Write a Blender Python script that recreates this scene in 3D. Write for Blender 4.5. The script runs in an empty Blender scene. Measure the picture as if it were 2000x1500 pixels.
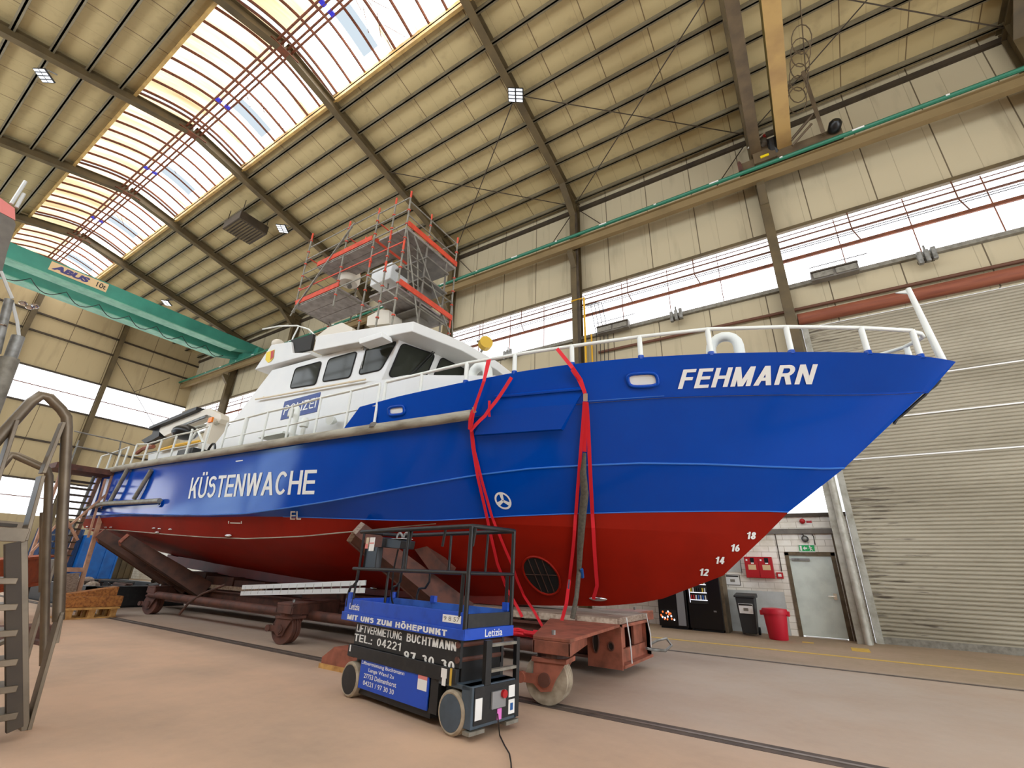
import bpy, math, random
import numpy as np
from mathutils import Vector, Matrix
from mathutils.bvhtree import BVHTree

random.seed(7)
SC = bpy.context.scene
COL = SC.collection
rad = math.radians

# ------------------------------------------------------------------ camera
FPX = 891.55                       # focal length in pixels of a 2000 px wide frame
EYE = Vector((0.0, 0.0, 1.45))
_p, _r, _y = rad(22.2186), rad(1.9254), rad(-32.8886)
_F = Vector((math.sin(_y) * math.cos(_p), math.cos(_y) * math.cos(_p), math.sin(_p)))
_R0 = Vector((math.cos(_y), -math.sin(_y), 0))
_U0 = _R0.cross(_F)
_R = math.cos(_r) * _R0 + math.sin(_r) * _U0
_U = -math.sin(_r) * _R0 + math.cos(_r) * _U0
cam_data = bpy.data.cameras.new('camera')
cam = bpy.data.objects.new('camera', cam_data)
COL.objects.link(cam)
cam.matrix_world = Matrix(((_R.x, _U.x, -_F.x, EYE.x), (_R.y, _U.y, -_F.y, EYE.y), (_R.z, _U.z, -_F.z, EYE.z), (0, 0, 0, 1)))
cam_data.sensor_width = 36.0
cam_data.lens = FPX / 2000.0 * 36.0
cam_data.clip_end = 300
SC.camera = cam

# ------------------------------------------------------------------ world, light, exposure
world = bpy.data.worlds.new('sky')
SC.world = world
world.use_nodes = True
world.node_tree.nodes['Background'].inputs[0].default_value = (0.95, 0.98, 1.0, 1)
world.node_tree.nodes['Background'].inputs[1].default_value = 1.0
SC.view_settings.view_transform = 'Standard'
SC.view_settings.look = 'None'
SC.view_settings.gamma = 1.0
SC.view_settings.use_curve_mapping = False
SC.view_settings.exposure = 0.36
SC.cycles.use_denoising = True
SC.cycles.max_bounces = 10
SC.cycles.diffuse_bounces = 6
SKYLIGHT = 6.5        # daylight through the roof glazing
BAND = 2.6            # daylight through the window bands
REAR = 4.4            # light of the unseen glazing added behind and beside the camera

def area_light(name, loc, target, sx, sy, power, color=(1, 1, 1)):
    l = bpy.data.lights.new(name, 'AREA')
    l.shape = 'RECTANGLE'; l.size = sx; l.size_y = sy; l.energy = power; l.color = color
    o = bpy.data.objects.new(name, l); COL.objects.link(o)
    o.location = loc
    d = Vector(target) - Vector(loc)
    o.rotation_euler = d.to_track_quat('-Z', 'Y').to_euler()
    return o

# ------------------------------------------------------------------ measuring helpers
def ray(px, py):
    return (px - 1000) / FPX * _R - (py - 750) / FPX * _U + _F

def at(px, py, X=None, Y=None, Z=None):
    d = ray(px, py)
    if X is not None: t = (X - EYE.x) / d.x
    elif Y is not None: t = (Y - EYE.y) / d.y
    else: t = (Z - EYE.z) / d.z
    return EYE + t * d

def on_plane(px, py, p0, n):
    d = ray(px, py); n = Vector(n)
    return EYE + d * ((Vector(p0) - EYE).dot(n) / d.dot(n))

# ------------------------------------------------------------------ materials
def lin(c):
    c = c / 255.0
    return c / 12.92 if c <= 0.04045 else ((c + 0.055) / 1.055) ** 2.4

def rgb(c):
    return (lin(c[0]), lin(c[1]), lin(c[2]), 1.0)

M = {}
class NT:
    """tiny node-tree writer"""
    def __init__(self, name):
        self.m = bpy.data.materials.new(name); self.m.use_nodes = True
        self.t = self.m.node_tree; self.n = self.t.nodes; self.l = self.t.links
        self.b = self.n['Principled BSDF']
    def node(self, kind, **kw):
        x = self.n.new(kind)
        for k, v in kw.items(): setattr(x, k, v)
        return x
    def link(self, a, b): self.l.new(a, b)
    def pos(self, scale=None):
        g = self.node('ShaderNodeNewGeometry')
        if not scale: return g.outputs['Position']
        mp = self.node('ShaderNodeMapping'); mp.inputs['Scale'].default_value = scale
        self.link(g.outputs['Position'], mp.inputs['Vector']); return mp.outputs[0]
    def noise(self, scale, detail=4, vec=None, rough=0.55):
        x = self.node('ShaderNodeTexNoise'); x.inputs['Scale'].default_value = scale
        x.inputs['Detail'].default_value = detail; x.inputs['Roughness'].default_value = rough
        self.link(vec if vec is not None else self.pos(), x.inputs['Vector']); return x.outputs['Fac']
    def ramp(self, fac, stops):
        r = self.node('ShaderNodeValToRGB'); e = r.color_ramp.elements
        while len(e) < len(stops): e.new(0.5)
        for k, (p, c) in enumerate(stops): e[k].position = p; e[k].color = c
        self.link(fac, r.inputs['Fac']); return r.outputs['Color']
    def mix(self, fac, a, b, mode='MIX'):
        x = self.node('ShaderNodeMix', data_type='RGBA', blend_type=mode)
        if isinstance(fac, float): x.inputs['Factor'].default_value = fac
        else: self.link(fac, x.inputs['Factor'])
        for v, s in ((a, x.inputs['A']), (b, x.inputs['B'])):
            if isinstance(v, tuple): s.default_value = v
            else: self.link(v, s)
        return x.outputs['Result']
    def math(self, op, a, b=None, c=None):
        x = self.node('ShaderNodeMath', operation=op)
        for k, v in enumerate((a, b, c)):
            if v is None: continue
            if isinstance(v, (int, float)): x.inputs[k].default_value = v
            else: self.link(v, x.inputs[k])
        return x.outputs[0]
    def axis(self, which):
        s = self.node('ShaderNodeSeparateXYZ'); self.link(self.pos(), s.inputs[0]); return s.outputs[which]
    def joints(self, which, pitch, width, offset=0.0):
        v = self.math('FRACT', self.math('DIVIDE', self.math('ADD', self.axis(which), 1000 * pitch + offset), pitch))
        return self.math('LESS_THAN', v, width / pitch)
    def bump(self, h, strength=0.3, dist=0.02):
        b = self.node('ShaderNodeBump'); b.inputs['Strength'].default_value = strength; b.inputs['Distance'].default_value = dist
        self.link(h, b.inputs['Height']); self.link(b.outputs[0], self.b.inputs['Normal'])

def mat(name, c, rough=0.6, metal=0.0, c2=None, scale=6.0, lo=0.4, hi=0.7, bump=0.0, coat=0.0, stretch=None, spec=None):
    """one material: base colour c, with patches of c2 (wear, dirt, rust) where a noise is high"""
    w = NT(name)
    w.b.inputs['Roughness'].default_value = rough
    w.b.inputs['Metallic'].default_value = metal
    w.b.inputs['Coat Weight'].default_value = coat
    if spec is not None: w.b.inputs['Specular IOR Level'].default_value = spec
    if c2 is not None:
        f = w.noise(scale, 5, w.pos(stretch) if stretch else None)
        w.link(w.ramp(f, [(lo, rgb(c)), (hi, rgb(c2))]), w.b.inputs['Base Color'])
        if bump: w.bump(f, bump)
    else:
        w.b.inputs['Base Color'].default_value = rgb(c)
    M[name] = w.m
    return w

def glow(name, c, strength):
    w = NT(name); w.n.remove(w.b)
    e = w.node('ShaderNodeEmission'); e.inputs[0].default_value = rgb(c); e.inputs[1].default_value = strength
    w.link(e.outputs[0], w.n['Material Output'].inputs[0]); M[name] = w.m
    return w, e

# ------------------------------------------------------------------ mesh helpers
ORIGIN = {}       # root object name -> world position subtracted from vertices given in world coordinates

class MB:
    def __init__(self): self.v = []; self.f = []; self.mi = []; self.cur = 0
    def add(self, vs, fs):
        o = len(self.v); self.v += [tuple(p) for p in vs]
        for f in fs: self.f.append([o + i for i in f]); self.mi.append(self.cur)
        return self
    def box(self, x0, x1, y0, y1, z0, z1):
        return self.add([(x, y, z) for z in (z0, z1) for y in (y0, y1) for x in (x0, x1)],
                        [(0, 2, 3, 1), (4, 5, 7, 6), (0, 1, 5, 4), (2, 6, 7, 3), (0, 4, 6, 2), (1, 3, 7, 5)])
    def obox(self, c, ax, ay, az):
        c, ax, ay, az = Vector(c), Vector(ax), Vector(ay), Vector(az)
        return self.add([c + sx * ax + sy * ay + sz * az for sz in (-1, 1) for sy in (-1, 1) for sx in (-1, 1)],
                        [(0, 2, 3, 1), (4, 5, 7, 6), (0, 1, 5, 4), (2, 6, 7, 3), (0, 4, 6, 2), (1, 3, 7, 5)])
    def bar(self, p, q, w, h, up=(0, 0, 1)):
        """rectangular bar from p to q, width w sideways, height h along up"""
        p, q = Vector(p), Vector(q); d = q - p; L = d.length
        if L < 1e-6: return self
        d = d / L; u = Vector(up)
        if abs(d.dot(u)) > 0.98: u = Vector((1, 0, 0)) if abs(d.x) < 0.9 else Vector((0, 1, 0))
        s = d.cross(u).normalized(); u = s.cross(d)
        return self.obox((p + q) / 2, d * (L / 2), s * (w / 2), u * (h / 2))
    def ibeam(self, p, q, w, h, tf=0.03, tw=0.02, up=(0, 0, 1)):
        p, q = Vector(p), Vector(q); d = (q - p).normalized(); u = Vector(up)
        if abs(d.dot(u)) > 0.98: u = Vector((1, 0, 0))
        s = d.cross(u).normalized(); u = s.cross(d)
        self.bar(p + u * (h - tf) / 2, q + u * (h - tf) / 2, w, tf, u)
        self.bar(p - u * (h - tf) / 2, q - u * (h - tf) / 2, w, tf, u)
        return self.bar(p, q, tw, h - 2 * tf, u)
    def tube(self, pts, r, n=8, closed=False):
        P = [Vector(p) for p in pts]; m = len(P)
        if m < 2: return self
        o = len(self.v); prev = None
        for i in range(m):
            a = P[i - 1] if (i > 0 or closed) else P[i]
            b = P[(i + 1) % m] if (i < m - 1 or closed) else P[i]
            t = (b - a).normalized()
            if prev is None:
                ref = Vector((0, 0, 1)) if abs(t.z) < 0.9 else Vector((1, 0, 0))
                s = t.cross(ref).normalized()
            else:
                s = (prev - t * prev.dot(t))
                s = s.normalized() if s.length > 1e-6 else t.orthogonal().normalized()
            prev = s; u = t.cross(s); rr = r[i] if isinstance(r, (list, tuple)) else r
            for k in range(n):
                a2 = 2 * math.pi * k / n
                self.v.append(tuple(P[i] + rr * (math.cos(a2) * s + math.sin(a2) * u)))
        for i in range(m if closed else m - 1):
            j = (i + 1) % m
            for k in range(n):
                k2 = (k + 1) % n
                self.f.append([o + i * n + k, o + i * n + k2, o + j * n + k2, o + j * n + k]); self.mi.append(self.cur)
        if not closed:
            self.f.append([o + k for k in range(n)][::-1]); self.mi.append(self.cur)
            self.f.append([o + (m - 1) * n + k for k in range(n)]); self.mi.append(self.cur)
        return self
    def cyl(self, p, q, r, n=20, r2=None):
        return self.tube([p, q], [r, r if r2 is None else r2], n)
    def lathe(self, c, axis, prof, n=24):
        """prof: list of (radius, distance along axis) from point c"""
        c = Vector(c); t = Vector(axis).normalized(); s = t.orthogonal().normalized(); u = t.cross(s); o = len(self.v)
        for r, h in prof:
            for k in range(n):
                a = 2 * math.pi * k / n
                self.v.append(tuple(c + t * h + r * (math.cos(a) * s + math.sin(a) * u)))
        for i in range(len(prof) - 1):
            for k in range(n):
                k2 = (k + 1) % n
                self.f.append([o + i * n + k, o + i * n + k2, o + (i + 1) * n + k2, o + (i + 1) * n + k]); self.mi.append(self.cur)
        self.f.append([o + k for k in range(n)][::-1]); self.mi.append(self.cur)
        self.f.append([o + (len(prof) - 1) * n + k for k in range(n)]); self.mi.append(self.cur)
        return self
    def sphere(self, c, rx, ry=None, rz=None, n=16, m=10):
        ry = ry or rx; rz = rz or rx; c = Vector(c)
        vs = [c + Vector((0, 0, -rz))]; fs = []
        for i in range(1, m):
            a = -math.pi / 2 + math.pi * i / m
            for k in range(n):
                b = 2 * math.pi * k / n
                vs.append(c + Vector((rx * math.cos(a) * math.cos(b), ry * math.cos(a) * math.sin(b), rz * math.sin(a))))
        vs.append(c + Vector((0, 0, rz))); T = len(vs) - 1
        for k in range(n): fs.append((0, 1 + (k + 1) % n, 1 + k)); fs.append((T, 1 + (m - 2) * n + k, 1 + (m - 2) * n + (k + 1) % n))
        for i in range(m - 2):
            for k in range(n):
                k2 = (k + 1) % n
                fs.append((1 + i * n + k, 1 + i * n + k2, 1 + (i + 1) * n + k2, 1 + (i + 1) * n + k))
        return self.add(vs, fs)
    def prism(self, poly, vec):
        P = [Vector(p) for p in poly]; v = Vector(vec); n = len(P)
        return self.add(P + [p + v for p in P], [list(range(n))[::-1], list(range(n, 2 * n))] + [(i, (i + 1) % n, n + (i + 1) % n, n + i) for i in range(n)])
    def grid(self, rows):
        """rows of equal numbers of points -> quad sheet"""
        n = len(rows[0]); vs = [p for r in rows for p in r]
        return self.add(vs, [(i * n + k, i * n + k + 1, (i + 1) * n + k + 1, (i + 1) * n + k) for i in range(len(rows) - 1) for k in range(n - 1)])
    def build(self, name, m, parent=None, smooth=0, bevel=0.0, solid=0.0, mirror=None):
        me = bpy.data.meshes.new(name)
        me.from_pydata(self.v, [], self.f)
        ms = m if isinstance(m, (list, tuple)) else [m]
        for x in ms: me.materials.append(M[x])
        if len(ms) > 1: me.polygons.foreach_set('material_index', self.mi)
        me.validate()
        o = bpy.data.objects.new(name, me); COL.objects.link(o)
        if parent is not None:
            root = parent
            while root.parent is not None: root = root.parent
            off = ORIGIN.get(root.name)
            if off is not None: me.transform(Matrix.Translation(-off))
            o.parent = parent
        if smooth:
            me.polygons.foreach_set('use_smooth', [True] * len(me.polygons))
            me.set_sharp_from_angle(angle=rad(smooth))
        if bevel:
            b = o.modifiers.new('bevel', 'BEVEL'); b.width = bevel; b.segments = 2; b.limit_method = 'ANGLE'
        if solid:
            s = o.modifiers.new('solid', 'SOLIDIFY'); s.thickness = solid; s.offset = 0
        return o

def tag(o, label=None, cat=None, group=None, kind=None):
    if label: o['label'] = label
    if cat: o['category'] = cat
    if group: o['group'] = group
    if kind: o['kind'] = kind
    return o

def empty(name, loc, rz=0.0, world=True):
    """an Empty at a thing's base; world=True: its parts are built in world coordinates"""
    o = bpy.data.objects.new(name, None); COL.objects.link(o)
    o.location = loc; o.rotation_euler = (0, 0, rz); o.empty_display_size = 0.2
    if world: ORIGIN[o.name] = Vector(loc)
    return o

def copy_tree(o, parent=None, loc=None, rz=None):
    c = o.copy(); COL.objects.link(c)
    if parent is not None: c.parent = parent
    if loc is not None: c.location = loc
    if rz is not None: c.rotation_euler = (0, 0, rz)
    for ch in list(o.children): copy_tree(ch, c)
    return c

def structure(o): o['kind'] = 'structure'; return o

# ------------------------------------------------------------------ lettering
def glyphs(text, bold=0.0, spacing=1.0):
    """outline mesh of a text in a unit box: list of 2D points (0..1, 0..1) and faces"""
    cu = bpy.data.curves.new('lettering', 'FONT'); cu.body = text; cu.offset = bold; cu.space_character = spacing
    cu.resolution_u = 4
    ob = bpy.data.objects.new('lettering', cu); COL.objects.link(ob)
    dg = bpy.context.evaluated_depsgraph_get(); dg.update()
    me = bpy.data.meshes.new_from_object(ob.evaluated_get(dg))
    pts = [(v.co.x, v.co.y) for v in me.vertices]; fs = [list(p.vertices) for p in me.polygons]
    bpy.data.objects.remove(ob); bpy.data.curves.remove(cu); bpy.data.meshes.remove(me)
    xs = [p[0] for p in pts]; ys = [p[1] for p in pts]
    return pts, fs, (min(xs), max(xs), min(ys), max(ys))

def put_text(mb, text, bl, br, tl, tr, bold=0.0, spacing=1.0, normal=None, lift=0.004, project=None, box=None):
    """lay lettering on the quadrilateral bl br tl tr (3D); project: function moving a point onto a surface"""
    pts, fs, bb = glyphs(text, bold, spacing)
    if box: bb = (bb[0], bb[1], box[0], box[1])
    bl, br, tl, tr = Vector(bl), Vector(br), Vector(tl), Vector(tr); vs = []
    for x, y in pts:
        s = (x - bb[0]) / (bb[1] - bb[0]); t = (y - bb[2]) / (bb[3] - bb[2])
        p = bl * (1 - s) * (1 - t) + br * s * (1 - t) + tl * (1 - s) * t + tr * s * t
        if project: p = project(p)
        elif normal: p = p + Vector(normal) * lift
        vs.append(p)
    mb.add(vs, fs)
    return mb

# block capitals drawn with strokes (unit cap height)
def stroke_glyph(ch, t, h):
    P = []
    def V(x, y0=0.0, y1=1.0): P.append([(x, y0), (x + t, y0), (x + t, y1), (x, y1)])
    def B(x0, x1, y): P.append([(x0, y), (x1, y), (x1, y + h), (x0, y + h)])
    def D(x0, y0, x1, y1, k=1.1): P.append([(x0, y0), (x0 + k * t, y0), (x1 + k * t, y1), (x1, y1)])
    def A(cx, cy, rx, ry, a0, a1, n=9):
        q = []
        for i in range(n + 1):
            a = rad(a0 + (a1 - a0) * i / n); q.append(((cx + rx * math.cos(a), cy + ry * math.sin(a)), (cx + (rx - t) * math.cos(a), cy + (ry - h) * math.sin(a))))
        for (o0, i0), (o1, i1) in zip(q[:-1], q[1:]): P.append([o0, o1, i1, i0])
    w = .70; k = 1.1 * t; u = ch
    if u in 'ÖÜ':
        P += [[(w * .2, 1.07), (w * .2 + t, 1.07), (w * .2 + t, 1.07 + h * 1.1), (w * .2, 1.07 + h * 1.1)], [(w * .8 - t, 1.07), (w * .8, 1.07), (w * .8, 1.07 + h * 1.1), (w * .8 - t, 1.07 + h * 1.1)]]
        u = {'Ö': 'O', 'Ü': 'U'}[u]
    if u == 'A': w = .74; D(0, 0, w / 2 - k / 2, 1); D(w - k, 0, w / 2 - k / 2, 1); B(.16, w - .16, .24)
    elif u == 'B': V(0); B(0, w - .26, 0); B(0, w - .28, 1 - h); B(0, w - .28, .47); A(w - .29, .74, .27, .26, -90, 90); A(w - .28, .275, .28, .275, -90, 90)
    elif u == 'C': A(w / 2, .5, w / 2, .5, 40, 320, 16)
    elif u == 'D': V(0); B(0, w - .38, 0); B(0, w - .38, 1 - h); A(w - .38, .5, .38, .5, -90, 90, 14)
    elif u == 'E': w = .62; V(0); B(0, w, 0); B(0, w * .94, .43); B(0, w, 1 - h)
    elif u == 'F': w = .58; V(0); B(0, w * .92, .43); B(0, w, 1 - h)
    elif u == 'G': A(w / 2, .5, w / 2, .5, 40, 330, 16); B(w * .52, w, .38); V(w - t, 0, .42)
    elif u == 'H': V(0); V(w - t); B(0, w, .43)
    elif u == 'I': w = t; V(0)
    elif u == 'K': V(0); D(t * .7, .36, w - k * 1.1, 1, 1.2); D(w - k * 1.1, 0, t + .10, .58, 1.2)
    elif u == 'L': w = .56; V(0); B(0, w, 0)
    elif u == 'M': w = .84; V(0); V(w - t); D(w / 2 - k / 2, 0, 0, 1); D(w / 2 - k / 2, 0, w - k, 1)
    elif u == 'N': V(0); V(w - t); D(w - k, 0, 0, 1)
    elif u == 'O': w = .76; A(w / 2, .5, w / 2, .5, 0, 360, 24)
    elif u == 'P': w = .64; V(0); B(0, w - .3, 1 - h); B(0, w - .3, .40); A(w - .30, .70, .30, .30, -90, 90)
    elif u == 'R': V(0); B(0, w - .3, 1 - h); B(0, w - .3, .42); A(w - .31, .71, .29, .29, -90, 90); D(w - k, 0, w - .40, .46, 1.1)
    elif u == 'S': w = .66; A(w / 2, .735, w / 2, .265 + h * .0, 25, 270, 12); A(w / 2, .265 + h * .5, w / 2, .265 + h * .5, 90, -155, 12)
    elif u == 'T': w = .64; B(0, w, 1 - h); V(w / 2 - t / 2)
    elif u == 'U': V(0, .3); V(w - t, .3); A(w / 2, .32, w / 2, .32, 180, 360, 12)
    elif u == 'V': w = .70; D(w / 2 - k / 2, 0, 0, 1); D(w / 2 - k / 2, 0, w - k, 1)
    elif u == 'W': w = 1.0; D(w * .25 - k / 2 + .02, 0, 0, 1); D(w * .25 - k / 2 + .02, 0, w / 2 - k / 2, 1); D(w * .75 - k / 2 - .02, 0, w / 2 - k / 2, 1); D(w * .75 - k / 2 - .02, 0, w - k, 1)
    elif u == 'Z': w = .64; B(0, w, 0); B(0, w, 1 - h); D(0, h * .6, w - k * 1.3, 1 - h * .6, 1.4)
    elif u == '0': w = .58; A(w / 2, .5, w / 2, .5, 0, 360, 20)
    elif u == '1': w = .42; V(w - t); P.append([(0, .66), (w - t, .70), (w - t, .88), (0, .80)])
    elif u == '2': w = .58; A(w / 2, .70, w / 2, .30, 170, -30, 12); D(0, h * .5, w - k * 1.15, .58, 1.2); B(0, w, 0)
    elif u == '3': w = .58; A(w / 2, .735, w / 2 - .02, .265, 160, -90, 12); A(w / 2, .265 + h * .5, w / 2, .265 + h * .5, 90, -160, 12)
    elif u == '4': w = .62; V(w - t - .10); B(0, w, .22); D(0, .24, w - t - .12, 1, 1.1)
    elif u == '5': w = .58; B(.06, w, 1 - h); V(.06, .45, 1); A(w / 2, .32, w / 2, .32, 140, -155, 14)
    elif u == '6': w = .58; A(w / 2, .32, w / 2, .32, 0, 360, 18); A(w / 2 + .12, .32, w / 2 + .12, .68, 95, 180, 9)
    elif u == '7': w = .56; B(0, w, 1 - h); D(.12, 0, w - k, 1 - h, 1.1)
    elif u == '8': w = .58; A(w / 2, .74, w / 2 - .03, .26, 0, 360, 18); A(w / 2, .275, w / 2, .275, 0, 360, 18)
    elif u == '9': w = .58; A(w / 2, .68, w / 2, .32, 0, 360, 18); A(w / 2 - .12, .68, w / 2 + .12, .68, -85, 0, 9)
    elif u == '.': w = t; V(0, 0, h)
    elif u == ':': w = t; V(0, 0, h); V(0, .5, .5 + h)
    elif u == '/': w = .4; D(0, 0, w - k, 1)
    elif u == ' ': w = .34
    return P, w

def put_block(mb, text, bl, br, tl, tr, t=.2, h=.16, gap=.12, project=None, off=(0, 0, 0)):
    """bold block lettering on the quadrilateral bl br tl tr"""
    polys = []; x = 0.0
    for c in text:
        g, w = stroke_glyph(c, t, h)
        polys += [[(x + a, b) for a, b in q] for q in g]; x += w + gap
    L = x - gap; off = Vector(off)
    bl, br, tl, tr = Vector(bl), Vector(br), Vector(tl), Vector(tr)
    for q in polys:
        vs = []
        for a, b in q:
            s = a / L; p = bl * (1 - s) * (1 - b) + br * s * (1 - b) + tl * (1 - s) * b + tr * s * b + off
            vs.append(project(p) if project else p)
        mb.add(vs, [range(len(vs))])
    return mb
# ------------------------------------------------------------------ material library
w = mat('floor_concrete', (176, 148, 124), 0.75, c2=(160, 140, 120), scale=0.9, lo=0.35, hi=0.7)
f = w.noise(0.55, 8, None, 0.65)
g = w.noise(9.0, 6)
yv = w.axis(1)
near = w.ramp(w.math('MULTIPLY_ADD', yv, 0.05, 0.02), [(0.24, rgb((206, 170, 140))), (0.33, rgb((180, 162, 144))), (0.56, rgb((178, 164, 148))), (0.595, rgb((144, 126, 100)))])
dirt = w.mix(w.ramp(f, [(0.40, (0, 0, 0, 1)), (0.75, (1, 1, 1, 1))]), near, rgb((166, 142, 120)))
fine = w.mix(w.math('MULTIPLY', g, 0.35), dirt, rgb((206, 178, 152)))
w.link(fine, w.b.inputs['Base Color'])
w.bump(g, 0.08, 0.01)

def panel_mat(name, c, dark, axis, pitch, faint=None):
    w = mat(name, c, 0.65)
    f = w.noise(0.35, 5); f2 = w.noise(2.0, 5, w.pos((1, 1, 0.15)))
    base = w.mix(w.math('MULTIPLY', f, 0.5), rgb(c), rgb(tuple(int(x * 0.88) for x in c)))
    base = w.mix(w.math('MULTIPLY', w.ramp(f2, [(0.55, (0, 0, 0, 1)), (0.8, (1, 1, 1, 1))]), 0.35), base, rgb(dark))
    j = w.joints(axis, pitch, 0.035)
    base = w.mix(j, base, rgb(dark))
    if faint:
        j2 = w.math('MULTIPLY', w.joints(axis, faint, 0.02, 0.2), 0.35)
        base = w.mix(j2, base, rgb(dark))
    w.link(base, w.b.inputs['Base Color'])
panel_mat('roof_panel', (192, 172, 124), (112, 92, 60), 0, 1.9, 0.95)
panel_mat('wall_panel', (192, 178, 146), (95, 82, 60), 0, 1.9, 0.95)
panel_mat('end_panel', (186, 166, 126), (95, 78, 52), 1, 2.6)
mat('frame_steel', (96, 80, 50), 0.6, c2=(72, 60, 38), scale=1.5, lo=0.4, hi=0.75)
mat('purlin_steel', (122, 112, 88), 0.6, c2=(100, 88, 64), scale=1.2)
mat('dark_steel', (66, 54, 38), 0.6, c2=(48, 38, 28), scale=2.0)
mat('runway_paint', (136, 114, 76), 0.55, c2=(120, 100, 66), scale=1.2, lo=0.45, hi=0.8)
mat('rust_rib', (122, 66, 36), 0.7, c2=(86, 48, 30), scale=5)
mat('curb', (196, 160, 92), 0.6, c2=(150, 118, 70), scale=2)
mat('galv', (150, 150, 146), 0.42, 0.55, c2=(112, 110, 104), scale=7)
mat('galv_dull', (140, 136, 124), 0.6, 0.2, c2=(112, 106, 94), scale=9)
mat('stair_steel', (124, 110, 90), 0.42, 0.35, c2=(96, 84, 68), scale=3)
mat('black_steel', (22, 23, 24), 0.5, c2=(44, 42, 40), scale=10, lo=0.5, hi=0.85)
mat('rubber_black', (18, 18, 18), 0.8)
mat('white_paint', (226, 228, 226), 0.38, c2=(206, 208, 204), scale=1.2, lo=0.4, hi=0.8)
mat('white_rail', (228, 232, 226), 0.4)
mat('sign_navy', (26, 58, 132), 0.45)
mat('wheel_steel', (168, 130, 114), 0.6, c2=(138, 100, 86), scale=6)
mat('house_white', (220, 220, 216), 0.33, c2=(208, 210, 210), scale=0.9, lo=0.4, hi=0.8)
mat('sign_white', (236, 236, 232), 0.5)
mat('letter_white', (234, 236, 232), 0.45)
mat('hull_blue', (0, 67, 168), 0.13, c2=(0, 71, 174), scale=0.8, spec=0.24)
mat('hull_blue_matt', (0, 65, 164), 0.2, c2=(0, 69, 170), scale=0.8, spec=0.24)
mat('bead_highlight', (60, 120, 205), 0.3)  # lighter blue puts the highlight of the knuckle line into the paint
mat('antifoul', (142, 24, 6), 0.5, c2=(130, 22, 6), scale=1.3, spec=0.15)
mat('keel_red', (124, 36, 26), 0.5, c2=(104, 30, 24), scale=2)
mat('fender_grey', (172, 168, 152), 0.7, c2=(120, 112, 96), scale=4, lo=0.4, hi=0.75, stretch=(0.4, 2, 2))
mat('grey_tube', (150, 148, 136), 0.45, 0.3, c2=(110, 106, 94), scale=5)
w = mat('dark_glass', (52, 54, 46), 0.06); w.b.inputs['Specular IOR Level'].default_value = 0.10
mat('cabin_dark', (30, 28, 24), 0.7)
mat('lift_blue', (16, 74, 188), 0.45, c2=(12, 58, 150), scale=6, lo=0.5, hi=0.85)
mat('lift_blue_worn', (52, 104, 190), 0.55, c2=(40, 80, 150), scale=5)
mat('lift_grey', (70, 84, 96), 0.5, c2=(58, 70, 78), scale=6)
mat('tyre_tan', (172, 158, 136), 0.85, c2=(138, 124, 104), scale=9)
mat('rust_paint', (160, 92, 70), 0.65, c2=(112, 66, 48), scale=5, lo=0.4, hi=0.72, bump=0.06)
mat('rust_and_shade', (98, 58, 44), 0.7, c2=(66, 42, 34), scale=5, lo=0.38, hi=0.7, bump=0.06)  # dark rust; on the trolley it also carries the shade under the hull
mat('stair_pink', (200, 156, 126), 0.65, c2=(164, 118, 92), scale=5)
mat('brown_dark', (88, 56, 42), 0.75, c2=(56, 38, 30), scale=3)
mat('wood_grey', (158, 140, 124), 0.8, c2=(120, 98, 82), scale=7, stretch=(0.5, 3, 6), bump=0.1)
mat('wood_end', (196, 180, 160), 0.85, c2=(150, 128, 108), scale=14)
mat('wood_pallet', (206, 160, 92), 0.8, c2=(160, 112, 58), scale=7)
mat('wood_timber', (178, 118, 58), 0.8, c2=(110, 62, 30), scale=5, stretch=(1, 4, 4))
mat('orange_primer', (180, 88, 44), 0.6, c2=(140, 66, 36), scale=4)
mat('crane_green', (60, 142, 122), 0.5, c2=(46, 118, 102), scale=0.8, lo=0.35, hi=0.75)
mat('crane_green_pale', (122, 176, 150), 0.5, c2=(96, 150, 128), scale=2)
mat('conductor_green', (34, 112, 84), 0.45)
mat('crane_beige', (186, 152, 92), 0.55, c2=(150, 116, 72), scale=1.0, lo=0.4, hi=0.8)
mat('crane_olive', (126, 112, 50), 0.55, c2=(100, 88, 44), scale=1.0)
mat('crane_brown', (104, 86, 60), 0.6, c2=(76, 62, 44), scale=1.6)
mat('plate_tan', (216, 186, 140), 0.55)
mat('letter_navy', (62, 56, 116), 0.55)
mat('letter_black', (28, 26, 26), 0.6)
mat('scaf_red', (206, 72, 44), 0.55, c2=(178, 60, 40), scale=6)
mat('scaf_board', (150, 142, 136), 0.7, c2=(116, 108, 104), scale=4)
mat('red_strap', (214, 22, 38), 0.7)
mat('strap_grey', (92, 86, 72), 0.75, c2=(70, 64, 54), scale=20)
mat('red_paint', (176, 18, 24), 0.45)
mat('red_bin', (196, 22, 46), 0.5)
mat('bin_dark', (46, 48, 48), 0.6)
mat('red_cap', (228, 134, 126), 0.5)
mat('machine_grey', (116, 110, 100), 0.55, c2=(96, 90, 82), scale=4)
mat('yellow_pipe', (224, 170, 34), 0.5)
mat('brown_pipe', (100, 62, 42), 0.6)
mat('rust_roller', (140, 78, 52), 0.7, c2=(118, 60, 40), scale=3, stretch=(0.3, 3, 3))
mat('blue_skip', (0, 92, 170), 0.5, c2=(0, 74, 142), scale=2)
mat('navy_skip', (30, 62, 104), 0.55, c2=(22, 46, 80), scale=2)
mat('barrel_blue', (20, 84, 150), 0.45)
mat('black_plastic', (14, 14, 15), 0.35)
mat('grey_plastic', (138, 138, 138), 0.5)
mat('door_grey', (222, 232, 222), 0.5, c2=(204, 214, 204), scale=2.5)
mat('door_frame', (112, 96, 72), 0.7, c2=(84, 72, 54), scale=6)
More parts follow.
